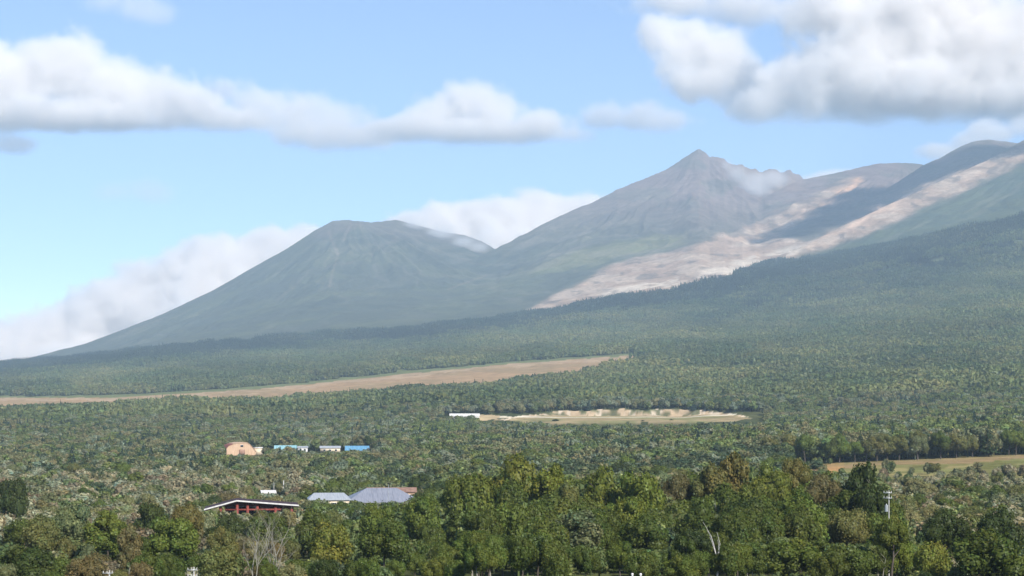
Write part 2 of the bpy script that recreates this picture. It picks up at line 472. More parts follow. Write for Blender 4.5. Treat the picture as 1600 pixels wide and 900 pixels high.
def noise_mat(name, c1, c2, scale=3.0, rough=0.8, metal=0.0, spec=0.3, stretch=(1, 1, 1), coord='Object'):
    m, N, L = mat_new(name)
    out = N.new("ShaderNodeOutputMaterial"); b = N.new("ShaderNodeBsdfPrincipled")
    tc = N.new("ShaderNodeTexCoord"); mp = N.new("ShaderNodeMapping"); mp.inputs["Scale"].default_value = stretch
    nz = N.new("ShaderNodeTexNoise"); nz.inputs["Scale"].default_value = scale; nz.inputs["Detail"].default_value = 6
    L.new(tc.outputs[coord], mp.inputs[0]); L.new(mp.outputs[0], nz.inputs["Vector"])
    rp = N.new("ShaderNodeValToRGB")
    rp.color_ramp.elements[0].position = 0.35; rp.color_ramp.elements[0].color = (*c1, 1)
    rp.color_ramp.elements[1].position = 0.65; rp.color_ramp.elements[1].color = (*c2, 1)
    L.new(nz.outputs["Fac"], rp.inputs[0]); L.new(rp.outputs[0], b.inputs["Base Color"])
    b.inputs["Roughness"].default_value = rough; b.inputs["Metallic"].default_value = metal
    b.inputs["Specular IOR Level"].default_value = spec
    L.new(b.outputs[0], out.inputs[0])
    return m
M_BARK = noise_mat("bark_brown", (0.05, 0.04, 0.03), (0.12, 0.10, 0.08), 6, stretch=(4, 4, 0.7))
M_BARKP = noise_mat("bark_pale", (0.17, 0.16, 0.12), (0.32, 0.31, 0.25), 5, stretch=(2, 2, 3))
M_DEAD = noise_mat("bleached_wood", (0.34, 0.33, 0.29), (0.55, 0.54, 0.50), 5, stretch=(3, 3, 1))

# ------------------------------------------------------------------ tree meshes (unit: width 1, height 1)
def quads_to(Pc, Nn, size, lr):
    n = len(Pc)
    Nn = Nn / (np.linalg.norm(Nn, axis=1, keepdims=True) + 1e-9)
    rv = lr.normal(size=(n, 3))
    T = np.cross(Nn, rv); T /= np.linalg.norm(T, axis=1, keepdims=True) + 1e-9
    B = np.cross(Nn, T)
    s = size[:, None]
    asp = lr.uniform(0.55, 1.0, (n, 1))
    bend = Nn * s * lr.uniform(-0.25, 0.25, (n, 1))
    V = np.stack([Pc - T * s * 0.5 + bend, Pc - B * s * 0.5 * asp, Pc + T * s * 0.5 + bend, Pc + B * s * 0.5 * asp], 1)
    return V.reshape(-1, 3), np.arange(n * 4).reshape(n, 4)

def core_sphere(c, r, lr, ns=7, nt=5):
    V = []
    for j in range(nt + 1):
        a = math.pi * j / nt
        for i in range(ns):
            b = 2 * math.pi * i / ns
            k = lr.uniform(0.86, 1.1)
            V.append((c[0] + r * k * math.sin(a) * math.cos(b), c[1] + r * k * math.sin(a) * math.sin(b), c[2] + r * k * math.cos(a)))
    Fs = [[j * ns + i, j * ns + (i + 1) % ns, (j + 1) * ns + (i + 1) % ns, (j + 1) * ns + i] for j in range(nt) for i in range(ns)]
    return np.array(V), np.array(Fs)

def crown_data(seed, nl, nleaf, leaf, shape='round', core=True):
    lr = np.random.default_rng(seed)
    ell = {'round': (0.5, 0.5), 'tall': (0.40, 0.72), 'wide': (0.55, 0.38), 'shrub': (0.5, 0.42)}[shape]
    lob = []
    for i in range(nl):
        for _ in range(30):
            d = lr.normal(size=3); d /= np.linalg.norm(d)
            if d[2] < -0.55: continue
            k = lr.uniform(0.45, 0.8)
            c = np.array([d[0] * ell[0] * k, d[1] * ell[0] * k, d[2] * ell[1] * k])
            r = ell[0] * lr.uniform(0.27, 0.46) * (1.05 - 0.25 * max(d[2], 0) * (shape == 'tall'))
            if all(np.linalg.norm(c - q[0]) > 0.45 * r for q in lob): break
        lob.append((c, r))
    lob.append((np.zeros(3), ell[0] * 0.5))
    cs = np.array([q[0] for q in lob]); rs = np.array([q[1] for q in lob])
    w = rs ** 2 / (rs ** 2).sum()
    k = lr.choice(len(lob), nleaf * 2, p=w)
    D = lr.normal(size=(len(k), 3)); D[:, 2] += 0.25
    D /= np.linalg.norm(D, axis=1, keepdims=True)
    wob = 1 + 0.22 * np.sin(D[:, 0] * 7 + k) * np.sin(D[:, 1] * 6 + 2 * k)
    Pc = cs[k] + D * (rs[k] * lr.uniform(0.78, 1.08, len(k)) * wob)[:, None]
    dist = np.linalg.norm(Pc[:, None] - cs[None], axis=2) / rs[None]
    keep = (dist < 0.74).sum(1) == 0
    Pc, D, k = Pc[keep][:nleaf], D[keep][:nleaf], k[keep][:nleaf]
    Nn = D + lr.normal(size=D.shape) * 0.55
    V, Fs = quads_to(Pc, Nn, leaf * lr.uniform(0.6, 1.5, len(Pc)), lr)
    br = np.clip(lr.normal(1.0, 0.2, len(Pc)), 0.5, 1.6) * lr.uniform(0.85, 1.15, len(lob))[k]
    hue = lr.normal(0, 0.07, len(Pc)) + lr.normal(0, 0.06, len(lob))[k]
    cc = np.stack([br * (1 + hue), br, br * (1 - hue * 0.5)], 1)
    colr = np.repeat(cc, 4, 0)
    if core:
        for c, r in lob:
            v, f = core_sphere(c, r * 0.8, lr)
            Fs = np.concatenate([Fs, f + len(V)]); V = np.concatenate([V, v])
            colr = np.concatenate([colr, np.ones((len(v), 3)) * 0.9])
    lo, hi = V.min(0), V.max(0)
    wd = max(hi[0] - lo[0], hi[1] - lo[1])
    V = (V - np.array([(lo[0] + hi[0]) / 2, (lo[1] + hi[1]) / 2, lo[2]])) / np.array([wd, wd, hi[2] - lo[2]])
    return V, Fs, colr

def conifer_data(seed, nt, leaf):
    lr = np.random.default_rng(seed)
    Pc, Nn, sz = [], [], []
    for j in range(nt):
        z = (j + 0.3) / nt
        rad = 0.5 * (1 - z) ** 0.85 * lr.uniform(0.85, 1.1)
        nb = max(4, int(15 * (1 - z)) + 2)
        for i in range(nb):
            a = 2 * math.pi * (i + lr.uniform(0, 1)) / nb
            for q in (0.45, 0.75, 1.0):
                rr = rad * q * lr.uniform(0.8, 1.1)
                Pc.append((rr * math.cos(a), rr * math.sin(a), z - 0.05 * q + lr.uniform(-.02, .02)))
                Nn.append((0.5 * math.cos(a) + lr.normal() * 0.3, 0.5 * math.sin(a) + lr.normal() * 0.3, 0.8)); sz.append(leaf * (0.5 + 0.8 * (1 - z)) * lr.uniform(0.7, 1.3))
    Pc.append((0, 0, 0.97)); Nn.append((1, 0, 0.1)); sz.append(leaf * 0.7)
    V, Fs = quads_to(np.array(Pc), np.array(Nn), np.array(sz), lr)
    br = np.repeat(np.clip(lr.normal(1, 0.18, len(Pc)), 0.5, 1.5), 4)
    colr = np.stack([br, br, br], 1)
    lo, hi = V.min(0), V.max(0)
    V = (V - np.array([0, 0, lo[2]])) / np.array([hi[0] - lo[0], hi[0] - lo[0], hi[2] - lo[2]])
    return V, Fs, colr

def leaf_mesh(name, data, mat):
    V, Fs, colr = data
    me = mesh_from(name, V, Fs)
    add_attr(me, "leaf", colr, 'FLOAT_COLOR')
    me.materials.append(mat)
    return me

def limb(V, Fc, p0, p1, r0, r1, n=6):
    p0 = np.array(p0, float); p1 = np.array(p1, float)
    d = p1 - p0; d /= np.linalg.norm(d) + 1e-9
    a = np.cross(d, (0.3, 0.9, 0.2)); a /= np.linalg.norm(a); b = np.cross(d, a)
    s = len(V)
    for p, r in ((p0, r0), (p1, r1)):
        for i in range(n):
            t = 2 * math.pi * i / n
            V.append(tuple(p + r * (math.cos(t) * a + math.sin(t) * b)))
    for i in range(n):
        Fc.append((s + i, s + (i + 1) % n, s + n + (i + 1) % n, s + n + i))

def branching(V, Fc, p, d, length, rad, depth, lr, spread=0.55, up=0.25, segs=3):
    q = np.array(p, float); dd = np.array(d, float)
    r = rad
    for k in range(segs):
        dd = dd + lr.normal(size=3) * 0.10; dd[2] += 0.05; dd /= np.linalg.norm(dd)
        q2 = q + dd * length / segs
        r2 = r * 0.82
        limb(V, Fc, q, q2, r, r2, 6 if depth > 1 else 4)
        q, r = q2, r2
        if depth > 0 and k >= 0:
            e = dd + lr.normal(size=3) * spread; e[2] += up; e /= np.linalg.norm(e)
            branching(V, Fc, q, e, length * lr.uniform(0.5, 0.72), r * 0.6, depth - 1, lr, spread, up, segs)

def trunk_mesh(name, seed, mat, multi=1):
    lr = np.random.default_rng(seed)
    V, Fc = [], []
    for s in range(multi):
        bx, by = (0, 0) if multi == 1 else (lr.uniform(-.12, .12), lr.uniform(-.12, .12))
        p = np.array([bx, by, -0.03]); r = 0.035 if multi == 1 else 0.026
        for k in range(5):
            q = p + np.array([lr.normal() * 0.015 + bx * 0.25, lr.normal() * 0.015 + by * 0.25, 0.17])
            limb(V, Fc, p, q, r, r * 0.8, 7)
            p, r = q, r * 0.8
            if k >= 2:
                for _ in range(2):
                    a = lr.uniform(0, 6.28)
                    e = p + np.array([math.cos(a) * 0.22, math.sin(a) * 0.22, 0.18])
                    limb(V, Fc, p, e, r * 0.6, r * 0.2, 5)
    me = mesh_from(name, V, Fc, True)
    me.materials.append(mat)
    return me

NEAR = {}
for sh, n_ in (('round', 5), ('tall', 4), ('wide', 3), ('shrub', 3)):
    NEAR[sh] = [leaf_mesh("crown", crown_data(100 + 13 * i + hash(len(sh)) % 7 + ord(sh[0]), 17 if sh != 'shrub' else 14, 4200, 0.040, sh), M_FOL) for i in range(n_)]
NEAR['conifer'] = [leaf_mesh("crown", conifer_data(300 + i, 22, 0.10), M_FOL) for i in range(2)]
TRUNKS = [trunk_mesh("trunk", 400 + i, M_BARK) for i in range(3)]
TRUNKP = [trunk_mesh("trunk", 410 + i, M_BARKP, 1 + i % 2) for i in range(3)]

# ------------------------------------------------------------------ where the trees stand
TINT = dict(dark=(0.048, 0.066, 0.017), mid=(0.084, 0.108, 0.022), green=(0.108, 0.136, 0.026), bright=(0.128, 0.156, 0.026),
            yellow=(0.160, 0.162, 0.030), olive=(0.126, 0.128, 0.040), tan=(0.190, 0.182, 0.078), russet=(0.138, 0.114, 0.046),
            orange=(0.136, 0.126, 0.038), grey=(0.135, 0.156, 0.070), pale=(0.210, 0.220, 0.110), conifer=(0.030, 0.048, 0.018))
COLOUR_WORD = dict(dark="dark green", mid="mid-green", green="fresh green", bright="bright yellow-green", yellow="yellow-leaved", olive="olive", tan="tan-olive",
                   russet="russet", orange="orange-brown", grey="grey-green", pale="pale sage", conifer="blackish green")

SKYL = P([(-300, 800), (-60, 800), (0, 806), (70, 808), (90, 792), (130, 790), (160, 802), (230, 788), (270, 800), (320, 806), (380, 806), (465, 800), (480, 790), (560, 800), (620, 786), (690, 768), (705, 748), (760, 716), (800, 707), (845, 716), (880, 737), (930, 726), (1000, 733), (1050, 743), (1095, 722), (1140, 706), (1175, 716), (1220, 722), (1250, 718), (1285, 738), (1310, 722), (1340, 716), (1372, 738), (1386, 790), (1410, 822), (1440, 805), (1480, 796), (1540, 798), (1570, 800), (1600, 806), (1900, 806)])

trees = []      # dicts: u, r, h, w, kind, tint name, hand label or None
def put(u, r, top, wpx, kind, tint, label=None, trunk='brown', name=None):
    zg = float(ground_z(np.array([u]), np.array([r]))[0])
    th = math.atan((u - 800) / F)
    ztop = (HZ - top) / F * r * math.cos(th)
    trees.append(dict(u=u, r=r, h=max(1.5, ztop - zg), w=wpx / F * r, kind=kind, tint=tint, label=label, trunk=trunk, z=zg, name=name))

# trees one can point at in the photograph
HAND = [
    (805, 415, 704, 118, 'round', 'yellow', "yellow-topped broadleaf tree crowning the grove"),
    (862, 405, 722, 70, 'tall', 'bright', "lime-green tree just beside the yellow-topped one"),
    (735, 398, 738, 96, 'round', 'green', "round green tree on the shoulder left of the yellow-topped tree"),
    (800, 398, 742, 90, 'round', 'mid', "mid-green tree in front of the yellow-topped tree"),
    (945, 402, 724, 96, 'round', 'bright', "bright yellow-green tree with a domed top in the middle of the grove"),
    (1000, 395, 734, 90, 'round', 'bright', "bright yellow-green tree right of the domed bright one"),
    (883, 392, 750, 52, 'round', 'olive', "small rusty olive crown in the dip of the grove skyline"),
    (1060, 408, 738, 66, 'wide', 'russet', "low russet crown between the bright trees and the tall brown ones"),
    (1108, 405, 720, 74, 'round', 'olive', "olive-brown tree on the grove skyline with a pale stem below"),
    (1146, 412, 704, 66, 'tall', 'orange', "tall brown-orange tree on the grove skyline"),
    (1200, 400, 720, 84, 'round', 'green', "broad green tree right of the tall brown-orange one"),
    (1243, 412, 714, 60, 'wide', 'orange', "rust-topped tree near the edge of the stubble field"),
    (1285, 396, 738, 70, 'wide', 'russet', "brownish spreading tree before the bare soil patch"),
    (1335, 405, 715, 78, 'tall', 'dark', "dark upright tree with two pale stems standing against the field"),
    (1362, 380, 752, 74, 'round', 'dark', "dark green tree leaning on the pale-stemmed one beside the utility pole"),
    (1320, 362, 790, 92, 'wide', 'olive', "olive-brown low tree below the two pale stems"),
    (800, 340, 782, 82, 'round', 'green', "light-edged round green tree in the heart of the grove"),
    (760, 330, 790, 60, 'round', 'mid', "mid-green tree snug against the light-edged round tree"),
    (905, 335, 795, 90, 'tall', 'grey', "grey-green tree with thin pale stems in the grove"),
    (1010, 330, 800, 90, 'round', 'mid', "mid-green tree below the bright yellow-green pair"),
    (985, 365, 772, 70, 'round', 'bright', "yellow-green lower crown under the bright pair"),
    (1090, 345, 776, 80, 'round', 'mid', "mid-green tree left of the bleached snag"),
    (1235, 305, 838, 116, 'shrub', 'green', "broad fresh green bushy crown low in the grove"),
    (1160, 330, 800, 74, 'round', 'mid', "mid-green tree right of the bleached snag"),
    (1250, 345, 785, 84, 'round', 'mid', "mid-green tree above the broad bushy crown"),
    (1550, 275, 822, 128, 'shrub', 'mid', "big rounded leafy bush filling the bottom right corner"),
    (1478, 330, 793, 100, 'wide', 'dark', "dark tree with a shadowed hollow under it, right of the utility pole"),
    (1560, 345, 786, 76, 'round', 'dark', "dark green tree behind the big corner bush"),
    (1455, 285, 842, 76, 'shrub', 'yellow', "yellow-green shrub left of the big corner bush"),
    (1400, 300, 836, 64, 'shrub', 'bright', "yellowish shrub under the utility pole"),
    (1393, 296, 804, 56, 'shrub', 'green', "fresh green shrub hiding the foot of the utility pole"),
    (1330, 285, 848, 92, 'shrub', 'mid', "mid-green bush below the dark pale-stemmed tree"),
    (18, 560, 745, 62, 'round', 'dark', "lone dark round tree at the left edge"),
    (115, 395, 783, 84, 'round', 'grey', "pale-leaved grey-green tree near the left edge"),
    (170, 370, 795, 76, 'tall', 'green', "feathery upright green tree left of the russet one"),
    (202, 330, 817, 46, 'tall', 'russet', "narrow russet tree with a pale stem by the white post"),
    (236, 410, 783, 60, 'round', 'dark', "dark tree left of the orange-brown shrubs"),
    (290, 420, 783, 62, 'wide', 'orange', "orange-brown shrub beside the pavilion roof"),
    (350, 345, 820, 54, 'shrub', 'orange', "rust-and-yellow shrub below the pavilion"),
    (270, 345, 805, 90, 'round', 'green', "rounded green tree below the orange-brown shrub"),
    (420, 395, 799, 70, 'round', 'mid', "mid-green tree under the pavilion's right eave"),
    (490, 400, 788, 66, 'round', 'mid', "green tree just right of the pavilion"),
    (130, 268, 868, 76, 'shrub', 'russet', "brown-leaved bush at the bottom edge left of the white post"),
    (345, 275, 850, 88, 'shrub', 'olive', "tawny shrub at the foot of the bare pale-limbed trees"),
    (510, 335, 812, 80, 'shrub', 'yellow', "yellowish broad shrub right of the bare pale-limbed trees"),
    (600, 320, 805, 92, 'round', 'mid', "mid-green tree in the lower grove beneath the slate-blue roof"),
    (660, 385, 772, 74, 'round', 'green', "green tree hiding the right end of the slate-blue roof"),
    (590, 395, 783, 66, 'round', 'green', "green tree below the slate-blue roof"),
    (40, 300, 850, 90, 'shrub', 'dark', "dark shrub near the bottom left corner"),
    (60, 380, 806, 84, 'wide', 'olive', "olive-yellow spreading tree at the lower left"),
    (868, 2022, 654.5, 11, 'round', 'dark', "little dark tree standing alone on the pit floor, left one"),
    (1004, 2004, 659, 9, 'conifer', 'conifer', "tiny conifer in the middle of the pit's front edge"),
    (1049, 2006, 657.5, 8, 'conifer', 'conifer', "tiny conifer at the right of the pit's front edge"),
]
for q in HAND:
    put(q[0], q[1], q[2], q[3], q[4], q[5], q[6], trunk='pale' if 'pale' in q[6] else 'brown')

# buildings and open ground are kept clear: (u0, u1, r0, r1)
CLEAR = [(305, 480, 486, 512), (470, 700, 630, 690), (575, 650, 690, 722), (402, 448, 796, 815), (345, 420, 1470, 1505), (420, 585, 1484, 1508), (690, 760, 2050, 2110)]
SIGHT = [(322, 366, 492, 792, 0), (366, 396, 492, 797, 0), (396, 466, 492, 793, 0), (478, 545, 640, 777, 0), (545, 655, 655, 780, 0), (640, 656, 705, 768, 0), (405, 446, 800, 771, 1), (352, 412, 1480, 711, 1), (425, 463, 1495, 699, 1), (463, 482, 1490, 702, 1), (482, 536, 1495, 706, 1), (536, 580, 1495, 703, 1),
         (698, 756, 2060, 651, 1), (756, 860, 2100, 660, 1), (860, 1100, 2100, 664, 1), (1100, 1190, 2100, 661, 1)]

def auto_tint(u, r, n, lr):
    if r < 450:
        if u < 460: pal = ['mid', 'green', 'grey', 'olive', 'dark', 'olive', 'mid', 'tan', 'russet'] 
        elif u < 1390: pal = ['mid', 'dark', 'mid', 'green', 'mid', 'green', 'mid', 'green', 'mid']
        else: pal = ['mid', 'olive', 'bright', 'dark', 'green', 'yellow', 'tan']
    elif r < 1000:
        pal = ['olive', 'tan', 'grey', 'tan', 'olive', 'mid', 'pale', 'green', 'russet', 'dark', 'tan'] if u < 480 or u > 1380 else ['mid', 'grey', 'green', 'olive', 'dark']
        if u > 1380 and r > 640: pal = ['tan', 'olive', 'olive', 'russet', 'tan', 'mid']
    elif r < 2000:
        pal = ['green', 'mid', 'mid', 'grey', 'dark', 'green', 'olive'] if u > 640 else ['grey', 'mid', 'olive', 'green', 'mid', 'dark', 'olive']
    else:
        pal = ['mid', 'green', 'mid', 'dark', 'grey', 'olive']
    k = int(np.clip((n - 0.5) * 2.6 + 0.5 + lr.uniform(-0.45, 0.45), 0, 0.999) * len(pal))
    return pal[k]

def clear_ok(u, r, top=None, wpx=0):
    for a, b, r0, r1 in CLEAR:
        if a - wpx * 0.5 < u < b + wpx * 0.5 and r0 < r < r1: return False
    return True

lr = np.random.default_rng(21)
def jitter_grid(r0, r1, sp, um=(-60, 1660)):
    ys = np.arange(r0, r1, sp)
    out_u, out_r = [], []
    for y in ys:
        hw0 = (um[0] - 800) / F * y; hw1 = (um[1] - 800) / F * y
        xs = np.arange(hw0, hw1, sp)
        x = xs + lr.uniform(-.48, .48, len(xs)) * sp; yy = y + lr.uniform(-.48, .48, len(xs)) * sp
        out_u.append(800 + F * x / yy); out_r.append(np.hypot(x, yy))
    return np.concatenate(out_u), np.concatenate(out_r)

cand = []
# the near wood
gu, gr = jitter_grid(262, 432, 7.8)
gz = ground_z(gu, gr); gn = fbm(gu / 90, gr / 25, 3, 140)
for u, r, z, n in zip(gu, gr, gz, gn):
    sky_ = np.interp(u, *SKYL)
    k = (425 - r) / 165
    tall = 480 < u < 1385
    top = sky_ + (np.clip(k, 0, 1) ** 0.9) * (112 if tall else 78) + lr.uniform(2, 26)
    h = (HZ - top) / F * r - z
    hmax = 21 if tall else 13
    h = min(h, hmax * lr.uniform(0.85, 1.05))
    if h < 2.2: h = lr.uniform(2.2, 4.0)
    if not tall and lr.random() < 0.15: continue
    kind = 'shrub' if h < 5.5 else lr.choice(['round', 'round', 'tall', 'wide', 'round'])
    w = np.clip(h * {'round': 0.80, 'tall': 0.64, 'wide': 0.88, 'shrub': 1.2}[kind] * lr.uniform(0.85, 1.12), 3.2, 13)
    if not clear_ok(u, r): continue
    cand.append(dict(u=u, r=r, h=h, w=w, kind=kind, tint=auto_tint(u, r, n, lr), label=None, trunk='pale' if lr.random() < 0.3 else 'brown', z=z))
# the valley shrubs and woods up to 2.1 km
for (r0, r1, sp) in ((434, 700, 6.8), (700, 1300, 7.4), (1300, 2250, 7.6)):
    gu, gr = jitter_grid(r0, r1, sp, (-120, 1720))
    gz = ground_z(gu, gr); gp = py_of(gu, gr, gz); gn = fbm(gu / 70, gr / 60, 3, 141)
    rf = rfield_mask(gu, gr, gp); pk = pit_mask(gu, gr)
    for u, r, z, p, n, a, b in zip(gu, gr, gz, gp, gn, rf, pk):
        if b or not clear_ok(u, r): continue
        if a:
            if lr.random() > (0.3 + 0.5 * (u > 1480) if r < 900 else 0.06 * (r < 960)): continue
            h = lr.uniform(2.0, 6.5)
        elif r < 1020:
            right = u > 1235
            if right and r > 720: h = lr.uniform(2, 5)
            else: h = lr.uniform(4.6, 10.0) if u < 640 or u > 1380 else lr.uniform(7, 12)
        elif r < 1400:
            h = lr.uniform(10.5, 15.5) if u > 1230 else (lr.uniform(8, 14) if u > 660 else lr.uniform(6, 11))
        else:
            h = lr.uniform(7, 12)
        for (a0, a1, rr_, lim, far_) in SIGHT:
            if r < rr_ and a0 - 6 < u < a1 + 6:
                h = min(h, (HZ - lim - lr.uniform(-1, 5)) / F * r - z)
        if h < 1.6: continue
        w = np.clip(h * lr.uniform(0.75, 1.1), 2.6, 12)
        tn = auto_tint(u, r, n, lr)
        kind = 'shrub' if h < 6 else lr.choice(['round', 'tall', 'round', 'wide'])
        if r > 1020 and lr.random() < 0.06: kind, tn, h = 'conifer', 'conifer', h * 1.2
        cand.append(dict(u=u, r=r, h=h, w=w, kind=kind, tint=tn, label=None, trunk='brown', z=z))
# no two trunks in one place
hx = np.array([[t['r'] * math.sin(math.atan((t['u'] - 800) / F)), t['r'], t['w']] for t in trees])
keepc = []
for c in cand:
    x = c['r'] * math.sin(math.atan((c['u'] - 800) / F))
    d = np.hypot(hx[:, 0] - x, hx[:, 1] - c['r'])
    if (d < 0.36 * hx[:, 2]).any(): continue
    # a tree standing before a pointed-out one must leave its crown in view
    for t in trees:
        if c['r'] < t['r'] < 620 and abs(c['u'] - t['u']) < 0.42 * t['w'] / t['r'] * F:
            tt = HZ - (t['z'] + t['h']) * F / t['r']; ct = HZ - (c['z'] + c['h']) * F / c['r']
            lim = tt + 0.62 * t['w'] / t['r'] * F
            if ct < lim: c['h'] = max(1.6, (HZ - lim) / F * c['r'] - c['z']); c['w'] = min(c['w'], c['h'])
    for (a0, a1, rr_, lim, far_) in SIGHT:
        if c['r'] < rr_ and a0 - 8 < c['u'] < a1 + 8:
            ct = HZ - (c['z'] + c['h']) * F / c['r']
            if ct < lim or c['r'] > rr_ - 42:
                c['h'] = max(1.5, (HZ - lim - (R_.uniform(-1.0, 3.5) if not far_ else R_.uniform(-3.5, 3.0))) / F * c['r'] - c['z']); c['w'] = max(c['w'], 0.7 * c['h'])
    keepc.append(c)
cand = keepc
# which ones show largest: a running outline from front to back
allc = sorted(trees + cand, key=lambda t: t['r'])
occ = np.full(1600, 900.0)
cols = np.arange(1600) + 0.5
for t in allc:
    wp = t['w'] / t['r'] * F; top = HZ - (t['z'] + t['h']) * F / t['r']; hp = t['h'] / t['r'] * F
    a, b = int(max(0, t['u'] - wp / 2)), int(min(1600, t['u'] + wp / 2))
    t['vis'] = 0.0
    if b <= a: continue
    x = (cols[a:b] - t['u']) / (wp / 2)
    prof = top + (1 - np.sqrt(np.clip(1 - x * x, 0, 1))) * min(hp, wp) * 0.5
    t['vis'] = float(np.maximum(0, np.minimum(occ[a:b], top + hp) - prof).sum())
    occ[a:b] = np.minimum(occ[a:b], prof + 0.08 * hp)
auto = sorted(cand, key=lambda t: -t['vis'])
N_SINGLE = 300 - len(trees)
single = trees + auto[:N_SINGLE]
massed = auto[N_SINGLE:]
massed = [t for t in massed if t['vis'] > 0 or t['r'] > 300]

def tree_object(t):
    if t['tint'] == 'conifer': nm = 'conifer_tree'
    else: nm = 'leafy_shrub' if t['kind'] == 'shrub' else 'broadleaf_tree'
    th = math.atan((t['u'] - 800) / F)
    e = bpy.data.objects.new(nm, None); C.objects.link(e)
    e.empty_display_size = 0.5
    e.location = (t['r'] * math.sin(th), t['r'] * math.cos(th), t['z'])
    e.rotation_euler = (0, 0, R_.uniform(0, 6.28))
    h, w = t['h'], t['w']
    cf = {'round': 0.74, 'tall': 0.82, 'wide': 0.62, 'shrub': 0.97, 'conifer': 0.92}[t['kind']]
    hc = h * cf
    if t['kind'] != 'conifer': hc = min(max(hc, 0.72 * w), {'round': 1.12, 'tall': 1.75, 'wide': 0.9, 'shrub': 1.0}[t['kind']] * w, h)
    cme = R_.choice(NEAR[t['kind']])
    c = bpy.data.objects.new("crown", cme); C.objects.link(c); c.parent = e
    c.location = (0, 0, h - hc); c.scale = (w, w * R_.uniform(0.88, 1.1), hc)
    v = R_.uniform(0.9, 1.12) * (1.15 if t['r'] > 450 or t['u'] < 470 else 1.04)
    tn = TINT[t['tint']]
    c.color = (tn[0] * v * R_.uniform(.93, 1.07), tn[1] * v, tn[2] * v, 1)
    k = R_.choice(TRUNKP if t['trunk'] == 'pale' else TRUNKS)
    b = bpy.data.objects.new("trunk", k); C.objects.link(b); b.parent = e
    rs = h * 0.9
    b.scale = (rs * 0.8, rs * 0.8, h * 0.8)
    return e

SHAPE_WORD = {'round': 'tree', 'tall': 'upright tree', 'wide': 'spreading tree', 'shrub': 'shrub', 'conifer': 'pointed conifer'}
MARKS = [(10, 770, "the lone dark tree at the left edge"), (115, 800, "the pale grey-green tree"), (202, 845, "the narrow russet tree"), (290, 790, "the orange-brown shrub"), (375, 786, "the red-posted pavilion"),
         (380, 703, "the tan barn"), (520, 703, "the cream house"), (580, 775, "the slate-blue roof"), (400, 850, "the bare pale-limbed trees"), (805, 720, "the yellow-topped tree"), (960, 740, "the bright yellow-green pair"),
         (1146, 715, "the tall brown-orange tree"), (1125, 825, "the bleached snag"), (1335, 745, "the two pale stems"), (1389, 785, "the utility pole"), (1235, 855, "the broad bushy crown"), (1550, 860, "the big corner bush"),
         (1480, 740, "the stubble field"), (170, 890, "the leftmost white post"), (303, 890, "the taller white post"), (950, 655, "the sand cliff"), (800, 810, "the light-edged round tree"), (905, 830, "the thin-stemmed grey-green tree"), (600, 840, "the lower grove's centre"), (1400, 680, "the woods behind the field"), (700, 900, "the grove's foot"), (60, 830, "the olive-yellow tree")]
seen_labels = {}
todo = []
for t in single:
    e = tree_object(t)
    word = 'shrub' if t['kind'] == 'shrub' else 'conifer' if t['kind'] == 'conifer' else 'tree'
    if t['label']:
        lab = t['label']
    else:
        cy = HZ - (t['z'] + t['h'] * 0.7) * F / t['r']
        mk = min(MARKS, key=lambda q: (q[0] - t['u']) ** 2 + (q[1] - cy) ** 2)
        dx, dy = t['u'] - mk[0], cy - mk[1]
        dist = math.hypot(dx, dy)
        near = 'close ' if dist < 55 else ''
        if abs(dx) > 1.4 * abs(dy): rel = near + ('right of ' if dx > 0 else 'left of ')
        elif abs(dy) > 1.4 * abs(dx): rel = near + ('below ' if dy > 0 else 'above ')
        else: rel = near + ('below and right of ' if dx > 0 and dy > 0 else 'below and left of ' if dy > 0 else 'above and right of ' if dx > 0 else 'above and left of ')
        size = 'small ' if t['h'] / t['r'] * F < 60 else 'large ' if t['h'] / t['r'] * F > 125 else ''
        lab = size + COLOUR_WORD[t['tint']] + ' ' + SHAPE_WORD[t['kind']] + ' ' + rel + mk[2]
    todo.append((lab, t['u'], e, word))
byl = {}
for q in todo: byl.setdefault(q[0], []).append(q)
for lab, qs in byl.items():
    qs.sort(key=lambda q: q[1]); n = len(qs)
    ordn = {1: [''], 2: ['left-hand ', 'right-hand '], 3: ['leftmost ', 'middle ', 'rightmost ']}.get(n) or ['leftmost '] + [w_ + ' from left ' for w_ in ('second', 'third', 'fourth', 'fifth', 'sixth', 'seventh')][:n - 2] + ['rightmost ']
    for q, o2 in zip(qs, ordn + ['rightmost '] * n):
        seen_labels[o2 + lab] = 1
        full = o2 + lab if ' from ' not in o2 else lab + ', ' + o2.strip()
        for cut in ('pointed ', 'close ', 'spreading ', 'upright ', 'small ', 'large '):
            if len(full.replace('-', ' ').split()) > 16: full = full.replace(cut, '')
        tag(q[2], full, q[3], "trees and shrubs of the near woods")

